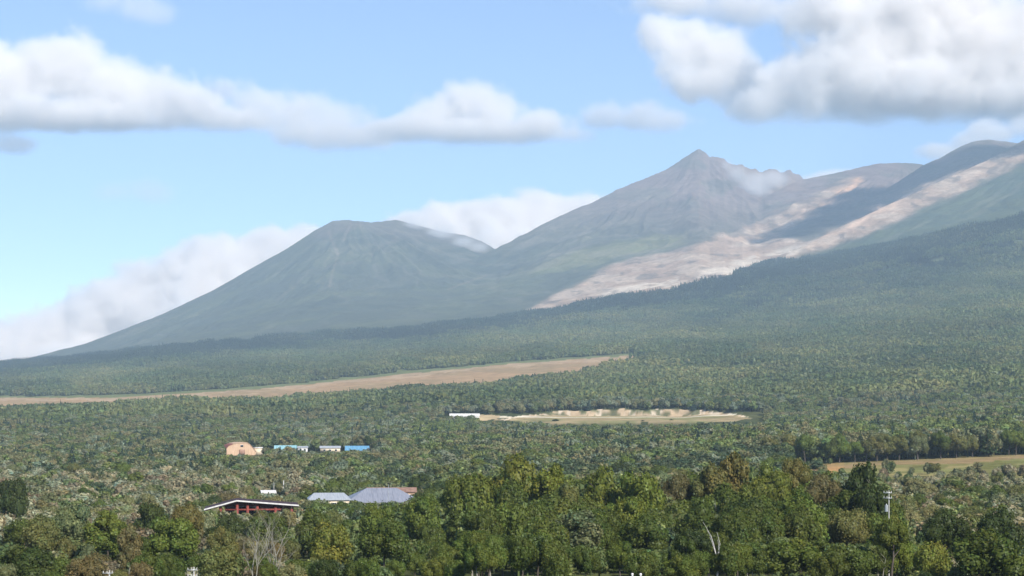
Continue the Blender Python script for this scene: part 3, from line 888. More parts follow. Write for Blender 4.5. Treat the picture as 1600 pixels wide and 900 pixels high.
# ------------------------------------------------------------------ massed woods (geometry nodes)
def hidden_collection(name, meshes):
    cc = bpy.data.collections.new(name)
    for i, me in enumerate(meshes):
        o = bpy.data.objects.new("%s_%02d" % (name, i), me); cc.objects.link(o)
    return cc
def scatter(name, label, pts, rot, scl, tint, var, coll):
    me = bpy.data.meshes.new(name)
    me.vertices.add(len(pts)); me.vertices.foreach_set("co", np.asarray(pts, np.float32).ravel())
    add_attr(me, "rot", rot, 'FLOAT_VECTOR'); add_attr(me, "scl", scl, 'FLOAT_VECTOR')
    add_attr(me, "tint", tint, 'FLOAT_COLOR'); add_attr(me, "var", var, 'INT')
    o = obj(name, me)
    g = bpy.data.node_groups.new(name, 'GeometryNodeTree')
    g.interface.new_socket("Geometry", in_out='INPUT', socket_type='NodeSocketGeometry')
    g.interface.new_socket("Geometry", in_out='OUTPUT', socket_type='NodeSocketGeometry')
    N, L = g.nodes, g.links
    gi = N.new("NodeGroupInput"); go = N.new("NodeGroupOutput")
    ci = N.new("GeometryNodeCollectionInfo"); ci.inputs["Collection"].default_value = coll
    ci.inputs["Separate Children"].default_value = True; ci.inputs["Reset Children"].default_value = True
    ip = N.new("GeometryNodeInstanceOnPoints"); ip.inputs["Pick Instance"].default_value = True
    def na(n, t):
        a = N.new("GeometryNodeInputNamedAttribute"); a.data_type = t; a.inputs["Name"].default_value = n; return a.outputs["Attribute"]
    L.new(gi.outputs[0], ip.inputs["Points"]); L.new(ci.outputs[0], ip.inputs["Instance"])
    L.new(na("var", 'INT'), ip.inputs["Instance Index"])
    e2r = N.new("FunctionNodeEulerToRotation"); L.new(na("rot", 'FLOAT_VECTOR'), e2r.inputs[0]); L.new(e2r.outputs[0], ip.inputs["Rotation"])
    L.new(na("scl", 'FLOAT_VECTOR'), ip.inputs["Scale"])
    L.new(ip.outputs[0], go.inputs[0])
    md = o.modifiers.new("scatter", 'NODES'); md.node_group = g
    return tag(o, label, None, None, 'stuff')

def with_trunk(data, seed):
    V, Fs, cc = data
    tv, tf = [], []
    limb(tv, tf, (0, 0, -0.3), (0, 0, 0.5), 0.03, 0.015, 5)
    return np.concatenate([V, np.array(tv)]), np.concatenate([Fs, np.array(tf) + len(V)]), np.concatenate([cc, np.ones((len(tv), 3)) * 0.9])
mid_meshes = []
for i, (sh, nl) in enumerate((('round', 10), ('round', 9), ('tall', 10), ('wide', 9), ('shrub', 9), ('shrub', 8), ('round', 11), ('tall', 9))):
    mid_meshes.append(leaf_mesh("mid_tree_%02d" % i, with_trunk(crown_data(500 + i, nl, 620, 0.095, sh), i), M_FOLI))
for i in range(2):
    mid_meshes.append(leaf_mesh("mid_tree_%02d" % (8 + i), conifer_data(520 + i, 12, 0.17), M_FOLI))
VAR = {'round': [0, 1, 6], 'tall': [2, 7], 'wide': [3, 1], 'shrub': [4, 5], 'conifer': [8, 9]}
mid_col = hidden_collection("mid_tree", mid_meshes)
pts = []; rot = []; scl = []; tin = []; var = []
for t in massed:
    th = math.atan((t['u'] - 800) / F)
    lift = 0.0 if t['kind'] in ('shrub', 'conifer') else t['h'] * 0.18
    pts.append((t['r'] * math.sin(th), t['r'] * math.cos(th), t['z'] + lift)); rot.append((0, 0, lr.uniform(0, 6.28)))
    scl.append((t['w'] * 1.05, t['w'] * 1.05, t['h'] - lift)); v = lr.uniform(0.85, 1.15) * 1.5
    tn = TINT[t['tint']]; tin.append((tn[0] * v * lr.uniform(.93, 1.10), tn[1] * v, (tn[2] * 1.3 + 0.012) * v)); var.append(int(lr.choice(VAR[t['kind']])))  # extra blue in the tint stands in for haze over the valley
scatter("valley_woods", "mixed broadleaf woods and scrub covering the valley floor", pts, rot, scl, tin, var, mid_col)

# far woods: plots of about thirty small trees
def plot_data(seed, size, n, hb, conf, lowpoly):
    q = np.random.default_rng(seed)
    Vs, Fs, Cs = [], [], []; s = 0
    side = int(math.ceil(math.sqrt(n)))
    for i in range(side * side):
        x = ((i % side) + 0.5 + q.uniform(-.45, .45)) / side * size - size / 2
        y = ((i // side) + 0.5 + q.uniform(-.45, .45)) / side * size - size / 2
        cf = q.random() < conf
        h = hb * q.uniform(0.7, 1.25) * (1.25 if cf else 1)
        if cf: d = conifer_data(int(q.integers(1e6)), 5, 0.34); w = h * 0.38
        else: d = crown_data(int(q.integers(1e6)), 4, lowpoly, 0.26, ['round', 'wide', 'tall'][int(q.integers(3))], core=True); w = h * q.uniform(0.8, 1.1)
        v, f, c = d
        tn = np.array([0.5, 0.62, 0.85]) * q.uniform(0.75, 1.15) if cf else np.array([q.uniform(0.92, 1.08), 1.0, q.uniform(0.9, 1.15)]) * q.uniform(0.86, 1.14); c = 1 + (c - 1) * 0.5
        Vs.append(v * np.array([w, w, h]) + np.array([x, y, -0.12 * h])); Fs.append(f + s); Cs.append(c * tn); s += len(v)
    return np.concatenate(Vs), np.concatenate(Fs), np.concatenate(Cs)
plots = [leaf_mesh("far_plot_%02d" % i, plot_data(600 + i, 46, 30, 12.0, 0.07, 52), M_FOLI) for i in range(5)] + \
        [leaf_mesh("far_plot_%02d" % (5 + i), plot_data(620 + i, 46, 30, 13.5, 0.35, 44), M_FOLI) for i in range(4)] + \
        [leaf_mesh("far_plot_%02d" % (9 + i), plot_data(640 + i, 46, 36, 15.0, 0.85, 30), M_FOLI) for i in range(4)]
far_col = hidden_collection("far_plot", plots)
gu, gr = [], []
for y in np.arange(2262, 9900, 40.0):
    xs = np.arange((-150 - 800) / F * y, (1750 - 800) / F * y, 40.0)
    x = xs + lr.uniform(-.2, .2, len(xs)) * 40; yy = y + lr.uniform(-.2, .2, len(xs)) * 40
    gu.append(800 + F * x / yy); gr.append(np.hypot(x, yy))
gu = np.concatenate(gu); gr = np.concatenate(gr)
gz = ground_z(gu, gr); gp = py_of(gu, gr, gz)
FEDGE = P([(-400, 600), (0, 571), (130, 556), (330, 540), (500, 522), (660, 514), (850, 487), (1000, 462), (1140, 437), (1160, 428), (1200, 410), (1300, 400), (1400, 380), (1600, 338), (1900, 280)])
edge_n = (fbm(gu / 30, gu * 0 + 1.7, 3, 150) - 0.5) * 8
inw = (gp > np.interp(gu, *FEDGE) + edge_n) & ~field_mask(gu, gr, gp) & ~field_mask(gu, gr, gp + 4) & ~field_mask(gu, gr, gp - 2)
inw &= ~((gu > 985) & (gu < 1010) & (np.abs(gp - 556) < 3))
conf = sm(34, 8, gp - np.interp(gu, *FEDGE)) + 0.6 * sm(960, 1200, gu) * sm(95, 55, gp - np.interp(gu, *FEDGE) - 30 * (fbm(gu / 90, gp / 25, 3, 157) - 0.5)) + 0.5 * (fbm(gu / 120, gp / 18, 3, 152) - 0.5)
nn = fbm(gu / 160, gp / 16, 4, 153)
m2 = fbm(gu / 40, gp / 7, 3, 154)
big = fbm(gu / 55, gp / 9, 3, 158)
inw &= ~((fbm(gu / 26, gp / 4.5, 3, 159) > 0.705) & (gr < 6300))     # small glades
pts = []; rot = []; scl = []; tin = []; var = []
e_ = 20.0
zx = ground_z(gu + e_ / gr * F, gr); zy = ground_z(gu, gr + e_)
for i in np.nonzero(inw)[0]:
    u, r, z = gu[i], gr[i], gz[i]
    th = math.atan((u - 800) / F)
    pts.append((r * math.sin(th), r * math.cos(th), z))
    tx = Vector((e_, 0, zx[i] - z)); ty = Vector((0, e_, zy[i] - z))
    nrm = tx.cross(ty).normalized()
    q = Vector((0, 0, 1)).rotation_difference(nrm) @ Matrix.Rotation(lr.uniform(0, 6.28), 3, 'Z').to_quaternion()
    rot.append(tuple(q.to_euler()))
    s = 1.05 + 0.9 * (big[i] - 0.5) + lr.uniform(-.15, .15); scl.append((max(s, .85), max(s, .85), s * lr.uniform(0.8, 1.15)))
    c = conf[i] + lr.uniform(-.12, .12)
    if c > 0.72: k = 9 + int(lr.integers(4)); base = np.array((0.060, 0.082, 0.040))
    elif c > 0.36: k = 5 + int(lr.integers(4)); base = np.array((0.098, 0.124, 0.048))
    else: k = int(lr.integers(5)); base = np.array((0.132, 0.156, 0.058))
    v = (0.45 + 1.1 * nn[i]) * (0.8 + 0.4 * m2[i]); warm = 1 + 0.5 * (m2[i] - 0.5) + 0.3 * (nn[i] - 0.5)
    tin.append((base[0] * v * warm, base[1] * v, base[2] * v)); var.append(k)
scatter("foothill_forest", "mixed forest of broadleaf and conifer trees on the foothills", pts, rot, scl, tin, var, far_col)
print("TREES", len(trees), len(single), len(massed), len(pts), "labels", len(seen_labels))

# ------------------------------------------------------------------ bare trees
def bare_tree(u, r, hgt, seed, mat, label, cat="bare tree", lean=(0, 0), depth=2, rad=0.16, name="bare_tree", stems=1, spread=0.5):
    q = np.random.default_rng(seed)
    z = float(ground_z(np.array([u]), np.array([r]))[0]); th = math.atan((u - 800) / F)
    e = bpy.data.objects.new(name, None); C.objects.link(e); e.location = (r * math.sin(th), r * math.cos(th), z)
    for s in range(stems):
        V, Fc = [], []
        d = np.array([lean[0] + (q.uniform(-.22, .22) if stems > 1 else 0), lean[1] + q.uniform(-.1, .1), 1.0]); d /= np.linalg.norm(d)
        p = np.array([q.uniform(-.5, .5), q.uniform(-.4, .4), -0.3]) if stems > 1 else np.array([0, 0, -0.3])
        base = p + d * hgt * 0.42
        limb(V, Fc, p, base, rad, rad * 0.8, 7)
        me = mesh_from("trunk", V, Fc, True); obj("trunk", me, mat, e)
        for k in range(3):
            V, Fc = [], []
            dd = d + q.normal(size=3) * 0.28; dd[2] = abs(dd[2]) + 0.2; dd /= np.linalg.norm(dd)
            branching(V, Fc, base - d * hgt * 0.1 * k, dd, hgt * (0.58 - 0.07 * k), rad * 0.66, depth, q, spread)
            obj("branch", mesh_from("branch", V, Fc, True), mat, e)
    return tag(e, label, cat)
bare_tree(398, 272, 7.4, 1, M_BARKP, "bare pale-limbed tree, left of the pair under the pavilion", stems=3, rad=0.085)
bare_tree(428, 276, 8.2, 2, M_BARKP, "bare pale-limbed tree, taller right one of the pair under the pavilion", stems=3, rad=0.09)
bare_tree(1121, 296, 7.0, 5, M_DEAD, "bleached white dead snag standing in the grove", "dead tree", depth=1, rad=0.15, name="dead_tree", spread=0.7)
bare_tree(1331, 392, 13.0, 8, M_DEAD, "two pale bare stems rising beside the dark upright tree", stems=2, depth=0, rad=0.12)
bare_tree(1473, 640, 9.5, 9, M_BARKP, "thin leafless tree with a pale stem in the scrub before the field", depth=2, rad=0.14)

# ------------------------------------------------------------------ buildings
M_WHITE = noise_mat("white_paint", (0.50, 0.49, 0.47), (0.70, 0.69, 0.66), 1.2, 0.6)
M_RED = noise_mat("red_timber", (0.16, 0.035, 0.028), (0.24, 0.055, 0.042), 2.0, 0.6)
M_DKRED = noise_mat("dark_soffit", (0.035, 0.016, 0.018), (0.06, 0.028, 0.028), 1.5, 0.7)
M_SLATE = noise_mat("slate_blue_metal", (0.20, 0.215, 0.26), (0.29, 0.30, 0.345), 0.6, 0.45, 0.0, 0.5, (6, 0.4, 0.4))
M_SLATE2 = noise_mat("pale_grey_metal", (0.30, 0.33, 0.36), (0.42, 0.44, 0.46), 0.6, 0.45, 0.0, 0.5, (6, 0.4, 0.4))
M_TAN = noise_mat("tan_boards", (0.46, 0.31, 0.20), (0.58, 0.41, 0.28), 0.5, 0.8, stretch=(3, 3, 0.4))
M_BRICK = noise_mat("brick_red", (0.20, 0.07, 0.05), (0.28, 0.10, 0.07), 2.0, 0.85)
M_CREAM = noise_mat("cream_render", (0.60, 0.50, 0.36), (0.72, 0.62, 0.47), 0.7, 0.8)
M_BLUE = noise_mat("blue_roof", (0.08, 0.22, 0.36), (0.15, 0.33, 0.48), 0.5, 0.45, 0, 0.5, (4, 0.5, 0.5))
M_TEAL = noise_mat("teal_roof", (0.16, 0.33, 0.37), (0.28, 0.46, 0.50), 0.5, 0.45, 0, 0.5, (4, 0.5, 0.5))
M_GLASS = noise_mat("window_glass", (0.02, 0.025, 0.03), (0.04, 0.05, 0.06), 1.0, 0.1, 0, 0.6)
M_BROWN = noise_mat("brown_roof", (0.24, 0.14, 0.10), (0.34, 0.21, 0.15), 0.6, 0.7)
M_CONC = noise_mat("concrete_pole", (0.36, 0.36, 0.33), (0.50, 0.49, 0.46), 3.0, 0.8)
M_STEEL = noise_mat("galvanised_steel", (0.45, 0.47, 0.48), (0.60, 0.62, 0.63), 4.0, 0.4, 0.6, 0.5)

def part(name, mat, parent, lo, hi):
    return obj(name, box_mesh(name, lo, hi), mat, parent)
def prism(name, mat, parent, prof, y0, y1, smooth=False):
    """closed (x, z) outline extruded from y0 to y1"""
    n = len(prof)
    V = [(x, y0, z) for x, z in prof] + [(x, y1, z) for x, z in prof]
    me = bpy.data.meshes.new(name)
    Fs = [tuple(range(n)), tuple(range(2 * n - 1, n - 1, -1))] + [(i, i + n, (i + 1) % n + n, (i + 1) % n) for i in range(n)]
    me.from_pydata(V, [], Fs); me.update()
    return obj(name, me, mat, parent)
def site(name, u, r, z=None, rz=0.0):
    th = math.atan((u - 800) / F)
    zg = float(ground_z(np.array([float(u)]), np.array([float(r)]))[0])
    e = bpy.data.objects.new(name, None); C.objects.link(e)
    e.location = (r * math.sin(th), r * math.cos(th), zg); e.rotation_euler = (0, 0, rz - th)
    return e, zg
def zat(py, r): return (HZ - py) / F * r

# pavilion with a thin white roof
e, zg = site("pavilion", 392, 492)
k = 492 / F; a = zat(780, 492) - zg
xl, xa, xr = (320 - 392) * k, (370 - 392) * k, (466 - 392) * k
zl, zr_ = zat(793.5, 492) - zg, zat(788, 492) - zg
for nm, x0, z0, x1, z1 in (("roof", xl, zl, xa, a), ("roof", xa, a, xr, zr_)):
    t = 0.32
    ro = prism(nm, M_DKRED, e, [(x0, z0 - t - .25), (x1, z1 - t - .25), (x1, z1 - t), (x0, z0 - t)], 0.3, 13)
    sh = prism("roof_sheet", M_DKRED, ro, [(x0, z0 - t + .004), (x1, z1 - t + .004), (x1, z1 - .1), (x0, z0 - .1)], 0.3, 13)
    prism("fascia", M_WHITE, ro, [(x0, z0 - t), (x1, z1 - t), (x1, z1), (x0, z0)], 0.0, 0.296)
def roof_at(x):
    return float(np.interp(x, [xl, xa, xr], [zl, a, zr_])) - 0.62
for px_ in (345, 371, 387, 402, 430, 455):
    x = (px_ - 392) * k
    part("post", M_RED, e, (x - .3, 1.0, 0), (x + .3, 1.6, roof_at(x)))
wx0, wx1 = (352 - 392) * k, (458 - 392) * k
prism("wall", M_RED, e, [(wx0, 0), (wx1, 0), (wx1, roof_at(wx1)), (xa, roof_at(xa)), (wx0, roof_at(wx0))], 4.0, 12.0)
part("beam", M_RED, e, (wx0, 1.1, roof_at(wx0) - 1.2), (wx1 - 3, 1.5, roof_at(wx0) - 0.8))
for px_ in (362, 379, 394, 415, 440):
    x = (px_ - 392) * k
    w = part("window", M_WHITE, e, (x - .9, 3.9, roof_at(x) - 3.0), (x + .9, 3.996, roof_at(x) - 0.9))
    part("pane", M_GLASS, w, (x - .8, 3.85, roof_at(x) - 2.9), (x + .8, 3.897, roof_at(x) - 1.0))
tag(e, "red-posted pavilion with a thin white-edged wide-spread roof among the trees", "pavilion")

def gable_house(name, u, r, w, d, eave, ridge, wallm, roofm, label, cat="house", rz=0.0, nwin=3, along=True, hip=0.0):
    """roof slope faces the camera; eave and ridge are heights above the ground"""
    e, zg = site(name, u, r, rz=rz)
    part("wall", wallm, e, (-w / 2, 0, 0), (w / 2, d, eave))
    o_ = 0.5
    V = [(-w / 2 - o_, -o_, eave), (w / 2 + o_, -o_, eave), (w / 2 + o_, d + o_, eave), (-w / 2 - o_, d + o_, eave), (-w / 2 - o_ + hip, d / 2, ridge), (w / 2 + o_ - hip, d / 2, ridge)]
    for nm, f in (("roof", (0, 1, 5, 4)), ("roof", (2, 3, 4, 5))):
        Vt = [V[i] for i in f]; Vb = [(x, y, z + 0.22) for x, y, z in Vt]
        me = bpy.data.meshes.new(nm); me.from_pydata(Vt + Vb, [], [(3, 2, 1, 0), (4, 5, 6, 7), (0, 1, 5, 4), (1, 2, 6, 5), (2, 3, 7, 6), (3, 0, 4, 7)]); me.update()
        ro = obj(nm, me, roofm, e)
        if nm == "roof" and f[0] == 0 and w > 14:
            n = int(w / 1.6)
            for i in range(1, n):
                x = -w / 2 + w * i / n
                if abs(x) > w / 2 - hip: continue
                Vs = [(x - .05, -o_, eave + .224), (x + .05, -o_, eave + .224), (x + .05, d / 2, ridge + .224), (x - .05, d / 2, ridge + .224)]
                Vt2 = [(a_, b_, c_ + .09) for a_, b_, c_ in Vs]
                m2_ = bpy.data.meshes.new("seam"); m2_.from_pydata(Vs + Vt2, [], [(3, 2, 1, 0), (4, 5, 6, 7), (0, 1, 5, 4), (1, 2, 6, 5), (2, 3, 7, 6), (3, 0, 4, 7)]); m2_.update()
                obj("seam", m2_, roofm, ro)
    for sx in (-1, 1):
        if hip > 0:
            x0 = sx * (w / 2 + o_); x1 = sx * (w / 2 + o_ - hip)
            me = bpy.data.meshes.new("roof"); me.from_pydata([(x0, -o_, eave + .1), (x0, d + o_, eave + .1), (x1, d / 2, ridge + .1), (x0 - sx * .1, -o_, eave - .1), (x0 - sx * .1, d + o_, eave - .1), (x1, d / 2, ridge - .1)], [], [(0, 1, 2), (5, 4, 3), (0, 3, 4, 1), (1, 4, 5, 2), (2, 5, 3, 0)]); me.update()
            obj("roof", me, roofm, e)
        else:
            prism_ = [(0.0, eave), (d, eave), (d / 2, ridge)]
            x0 = sx * w / 2; x1 = sx * (w / 2 - 0.2)
            V2 = [(x0, y, z) for y, z in prism_] + [(x1, y, z) for y, z in prism_]
            me = bpy.data.meshes.new("gable"); me.from_pydata(V2, [], [(0, 1, 2), (5, 4, 3), (0, 3, 4, 1), (1, 4, 5, 2), (2, 5, 3, 0)]); me.update()
            obj("gable", me, wallm, e)
    for i in range(nwin):
        x = (i + 0.5) / nwin * w * 0.86 - w * 0.43
        wn = part("window", M_WHITE, e, (x - .8, -.08, eave - 2.1), (x + .8, -.003, eave - 0.7))
        part("pane", M_GLASS, wn, (x - .68, -.13, eave - 2.0), (x + .68, -.084, eave - 0.8))
    part("door", M_BROWN, e, (w * 0.44, -.08, 0), (w * 0.44 + 1.0, -.003, 2.1)) if w * 0.44 + 1.0 < w / 2 else None
    return tag(e, label, cat)

def zg_of(u, r): return float(ground_z(np.array([float(u)]), np.array([float(r)]))[0])
def by_px(u, r, py0, py1): return zat(py0, r) - zg_of(u, r), zat(py1, r) - zg_of(u, r)
r = 655; ev, rd = by_px(600, r, 785, 766); gable_house("hall", 600, r, 112 * r / F, 26, ev, rd, M_CREAM, M_SLATE, "large hall with a slate-blue hipped metal roof behind the grove", "hall", 0.06, 5, hip=7)
r = 640; ev, rd = by_px(515, r, 781, 772); gable_house("hall", 515, r, 62 * r / F, 14, ev, rd, M_CREAM, M_SLATE2, "lower pale grey roofed wing left of the slate-blue hall", "hall", 0.03, 4, hip=2)
r = 705; ev, rd = by_px(612, r, 769, 763.5); gable_house("shed", 612, r, 74 * r / F, 12, ev, rd, M_TAN, M_BROWN, "long brown-roofed shed showing above the slate-blue hall", "shed", 0.0, 6)
r = 805; ev, rd = by_px(420, r, 770, 766); gable_house("shed", 420, r, 20 * r / F, 5, ev, rd, M_TAN, M_WHITE, "small tan shed with a pale roof above the pavilion", "shed", 0.1, 2)
r = 1495
ev, rd = by_px(446, r, 703, 696); gable_house("house", 446, r, 33 * r / F, 8, ev, rd, M_CREAM, M_TEAL, "long low house with a washed-out teal roof near the tan barn", "house", 0, 3)
ev, rd = by_px(472, r, 699, 697); gable_house("house", 473, r - 6, 15 * r / F, 7, ev, rd, M_WHITE, M_SLATE2, "little white-walled house between the teal roof and the cream house", "house", 0, 2)
ev, rd = by_px(516, r, 700, 697); gable_house("house", 516, r, 31 * r / F, 8, ev, rd, M_CREAM, M_SLATE2, "cream-walled house left of the bright blue roof", "house", 0, 3)
ev, rd = by_px(558, r, 704, 697); gable_house("house", 558, r, 36 * r / F, 8, ev, rd, M_BLUE, M_BLUE, "long low building with a bright blue roof", "house", 0, 3)
r = 2068
ev, rd = by_px(726, r, 650, 646.5); gable_house("site_shed", 726, r, 46 * r / F, 7, ev, rd, M_WHITE, M_WHITE, "long white shed at the left end of the sand pit", "shed", 0, 5)

# tan barn with a rounded gambrel front
r = 1480; e, zg = site("barn", 378, r, rz=0.20)
k = r / F; hh = lambda p: zat(p, r) - zg
pts_ = [(354, 716), (354, 700), (358, 696), (365, 693), (374, 691.5), (386, 691.5), (391, 695), (396, 701), (400, 706), (400, 716)]
prof = [((x - 378) * k, max(0, hh(y)) if y < 715 else 0) for x, y in pts_]
prism("wall", M_TAN, e, prof, 0, 17)
rim = [(x * 1.03, z + 0.35) for x, z in prof[1:-1]]
for i in range(len(rim) - 1):
    (x0, z0), (x1, z1) = rim[i], rim[i + 1]
    prism("roof_strip", M_BRICK if i < 2 else M_TAN, e, [(x0, z0 - .3), (x1, z1 - .3), (x1, z1), (x0, z0)], -0.35, 17.4)
part("door", M_BROWN, e, (-2.2, -.1, 0), (2.2, -.004, 4.2))
w = part("window", M_WHITE, e, (-1.1, -.1, 6.0), (1.1, -.004, 7.6)); part("pane", M_GLASS, w, (-.95, -.16, 6.15), (.95, -.104, 7.45))
part("annex", M_CREAM, e, (10.6, 3, 0), (15.5, 11, hh(700))); part("annex_roof", M_WHITE, e, (10.4, 2.6, hh(700) + .004), (15.9, 11.4, hh(698.6)))
tag(e, "tan barn with a rounded gambrel front standing in the woods", "barn")

# ------------------------------------------------------------------ poles
def cyl(name, mat, parent, p0, p1, r0, r1=None, n=10):
    V, Fc = [], []
    limb(V, Fc, p0, p1, r0, r1 if r1 else r0, n)
    me = bpy.data.meshes.new(name)
    me.from_pydata(V, [], [tuple(f) for f in Fc] + [tuple(range(n - 1, -1, -1)), tuple(range(n, 2 * n))]); me.update()
    return obj(name, me, mat, parent)
def utility_pole(u, r, top, label, arms=2, can=False, rad=0.16, mat=None):
    e, zg = site("utility_pole", u, r)
    h = zat(top, r) - zg
    cyl("pole", mat or M_CONC, e, (0, 0, -.3), (0, 0, h), rad, rad * 0.65)
    for i in range(arms):
        z = h - 0.35 - 0.8 * i
        arm = part("crossarm", M_STEEL, e, (-.85, -.22, z - .05), (.45, -.12, z + .05))
        for x in (-.75, -.3, .35):
            cyl("insulator", M_CONC, arm, (x, -.17, z + .054), (x, -.17, z + .3), .07, .05, 8)
    if can:
        cn = cyl("transformer", M_STEEL, e, (-.38, -.1, h - 3.2), (-.38, -.1, h - 2.2), .24, .24, 12)
        cyl("bushing", M_WHITE, cn, (-.38, -.1, h - 2.196), (-.38, -.1, h - 2.0), .06, .05, 8)
    return tag(e, label, "pole")
utility_pole(1389, 318, 764, "pale utility pole with crossarms at the right edge of the grove", 2, True, rad=.11)
utility_pole(303, 262, 883, "taller white post with stubby arms at the bottom edge", 2, rad=.14)
utility_pole(171, 262, 886, "leftmost white post with stubby arms at the bottom edge", 2, rad=.14)
utility_pole(443, 790, 750, "thin pale mast standing above the pavilion roof", 0, rad=.24, mat=M_WHITE)
utility_pole(428, 812, 753, "shorter thin mast left of the tall pale mast", 0, rad=.15, mat=M_CONC)
utility_pole(607, 640, 757, "thin dark-grey mast in front of the slate-blue hall", 0, rad=.12, mat=M_STEEL)
for u_, lab in ((988, "left one of two short white marker posts at the bottom edge"), (1001, "right one of two short white marker posts at the bottom edge")):
    e, zg = site("marker_post", u_, 260)
    h = zat(895, 260) - zg
    cyl("post", M_WHITE, e, (0, 0, -.2), (0, 0, h - .18), .13, .13); cyl("cap", M_WHITE, e, (0, 0, h - .176), (0, 0, h), .19, .12)
    tag(e, lab, "marker post")

# ------------------------------------------------------------------ clouds and steam (real volumes)
def cloud_material(name, dens, g=0.0, color=(1, 1, 1)):
    m, N, L = mat_new(name)
    o_ = N.new("ShaderNodeOutputMaterial"); pv = N.new("ShaderNodeVolumePrincipled")
    pv.inputs["Color"].default_value = (*color, 1); pv.inputs["Density"].default_value = dens; pv.inputs["Anisotropy"].default_value = g
    L.new(pv.outputs[0], o_.inputs["Volume"])
    return m
def cloud(name, blobs, mat, vox, soft=0.55, namp=2.3, nscale=1 / 420.0, seed=0.0, base=None, bsoft=260.0, pad=1.4, label=None, cat=None, detail=7.0):
    """blobs: world-space ellipsoids (x, y, z, rx, ry, rz)"""
    B = np.array(blobs, float)
    lo = (B[:, :3] - B[:, 3:] * pad).min(0); hi = (B[:, :3] + B[:, 3:] * pad).max(0)
    ctr = (lo + hi) / 2
    me = bpy.data.meshes.new(name); me.from_pydata([(0, 0, 0)], [], [])
    o = obj(name, me); o.location = ctr; me.materials.append(mat)
    g = bpy.data.node_groups.new(name, 'GeometryNodeTree')
    g.interface.new_socket("Geometry", in_out='INPUT', socket_type='NodeSocketGeometry')
    g.interface.new_socket("Geometry", in_out='OUTPUT', socket_type='NodeSocketGeometry')
    N, L = g.nodes, g.links
    go = N.new("NodeGroupOutput")
    pos = N.new("GeometryNodeInputPosition").outputs[0]
    def math_(op, a, b=None, c=None):
        n = N.new("ShaderNodeMath"); n.operation = op
        for i, x in enumerate((a, b, c)):
            if x is None: continue
            if isinstance(x, (int, float)): n.inputs[i].default_value = float(x)
            else: L.new(x, n.inputs[i])
        return n.outputs[0]
    f = None
    for b in B:
        sub = N.new("ShaderNodeVectorMath"); sub.operation = 'SUBTRACT'; L.new(pos, sub.inputs[0]); sub.inputs[1].default_value = tuple(b[:3] - ctr)
        mul = N.new("ShaderNodeVectorMath"); mul.operation = 'MULTIPLY'; L.new(sub.outputs[0], mul.inputs[0]); mul.inputs[1].default_value = tuple(1 / b[3:])
        ln = N.new("ShaderNodeVectorMath"); ln.operation = 'LENGTH'; L.new(mul.outputs[0], ln.inputs[0])
        v = math_('SUBTRACT', 1.0, ln.outputs["Value"])
        f = v if f is None else math_('SMOOTH_MAX', f, v, 0.4)
    nz = N.new("ShaderNodeTexNoise"); nz.noise_dimensions = '4D'; nz.inputs["W"].default_value = seed
    nz.inputs["Scale"].default_value = nscale; nz.inputs["Detail"].default_value = detail; nz.inputs["Roughness"].default_value = 0.66
    L.new(pos, nz.inputs["Vector"])
    f = math_('ADD', f, math_('MULTIPLY', math_('SUBTRACT', nz.outputs[0], 0.47), namp))
    mr = N.new("ShaderNodeMapRange"); mr.interpolation_type = 'SMOOTHSTEP'; mr.inputs[1].default_value = 0.0; mr.inputs[2].default_value = soft
    L.new(f, mr.inputs[0]); d = mr.outputs[0]
    if base is not None:
        sx = N.new("ShaderNodeSeparateXYZ"); L.new(pos, sx.inputs[0])
        m3 = N.new("ShaderNodeMapRange"); m3.interpolation_type = 'SMOOTHSTEP'; m3.inputs[1].default_value = base - ctr[2]; m3.inputs[2].default_value = base - ctr[2] + bsoft
        L.new(sx.outputs[2], m3.inputs[0]); d = math_('MULTIPLY', d, m3.outputs[0])
    vc = N.new("GeometryNodeVolumeCube")
    L.new(d, vc.inputs["Density"])
    vc.inputs["Min"].default_value = tuple(lo - ctr); vc.inputs["Max"].default_value = tuple(hi - ctr)
    res = np.maximum(((hi - lo) / vox).astype(int), 4)
    for nme, val in zip(("Resolution X", "Resolution Y", "Resolution Z"), res): vc.inputs[nme].default_value = int(val)
    stm = N.new("GeometryNodeSetMaterial"); stm.inputs["Material"].default_value = mat
    L.new(vc.outputs[0], stm.inputs[0]); L.new(stm.outputs[0], go.inputs[0])
    md = o.modifiers.new("cloud", 'NODES'); md.node_group = g
    return tag(o, label, cat, "clouds over the range" if cat == 'cloud' else None, 'stuff')
def pb(D, L_, dep=0.9):
    """photo ellipses (x, y, rx, ry) as ellipsoids about D metres away"""
    k = D / F
    out = []
    for i, q in enumerate(L_):
        x, y, rx, ry = q[:4]; dy = q[4] if len(q) > 4 else 0
        out.append(((x - 800) * k, D + dy, (HZ - y) * k, rx * k, max(rx * 0.75, ry) * k * dep, ry * k))
    return out
M_CLOUD = cloud_material("cloud_white", 0.0065, 0.0, (0.99, 0.965, 0.94))
M_CLOUD2 = cloud_material("cloud_thin", 0.0035, 0.0, (0.99, 0.965, 0.94))
M_BANK = cloud_material("cloud_bank", 0.016, 0.0, (0.99, 0.965, 0.94))
DC = 26000.0; KC = DC / F
cloud("cloud", pb(DC, [(-130, 125, 110, 72), (-40, 125, 95, 68), (45, 118, 80, 60), (105, 108, 75, 58), (165, 132, 75, 52), (225, 150, 80, 44), (290, 168, 80, 40), (350, 188, 80, 26), (20, 180, 120, 34), (150, 182, 130, 30)]), M_CLOUD, 26, base=(HZ - 214) * KC, seed=1.3,
      label="big bright cumulus bank entering from the left edge", cat="cloud")
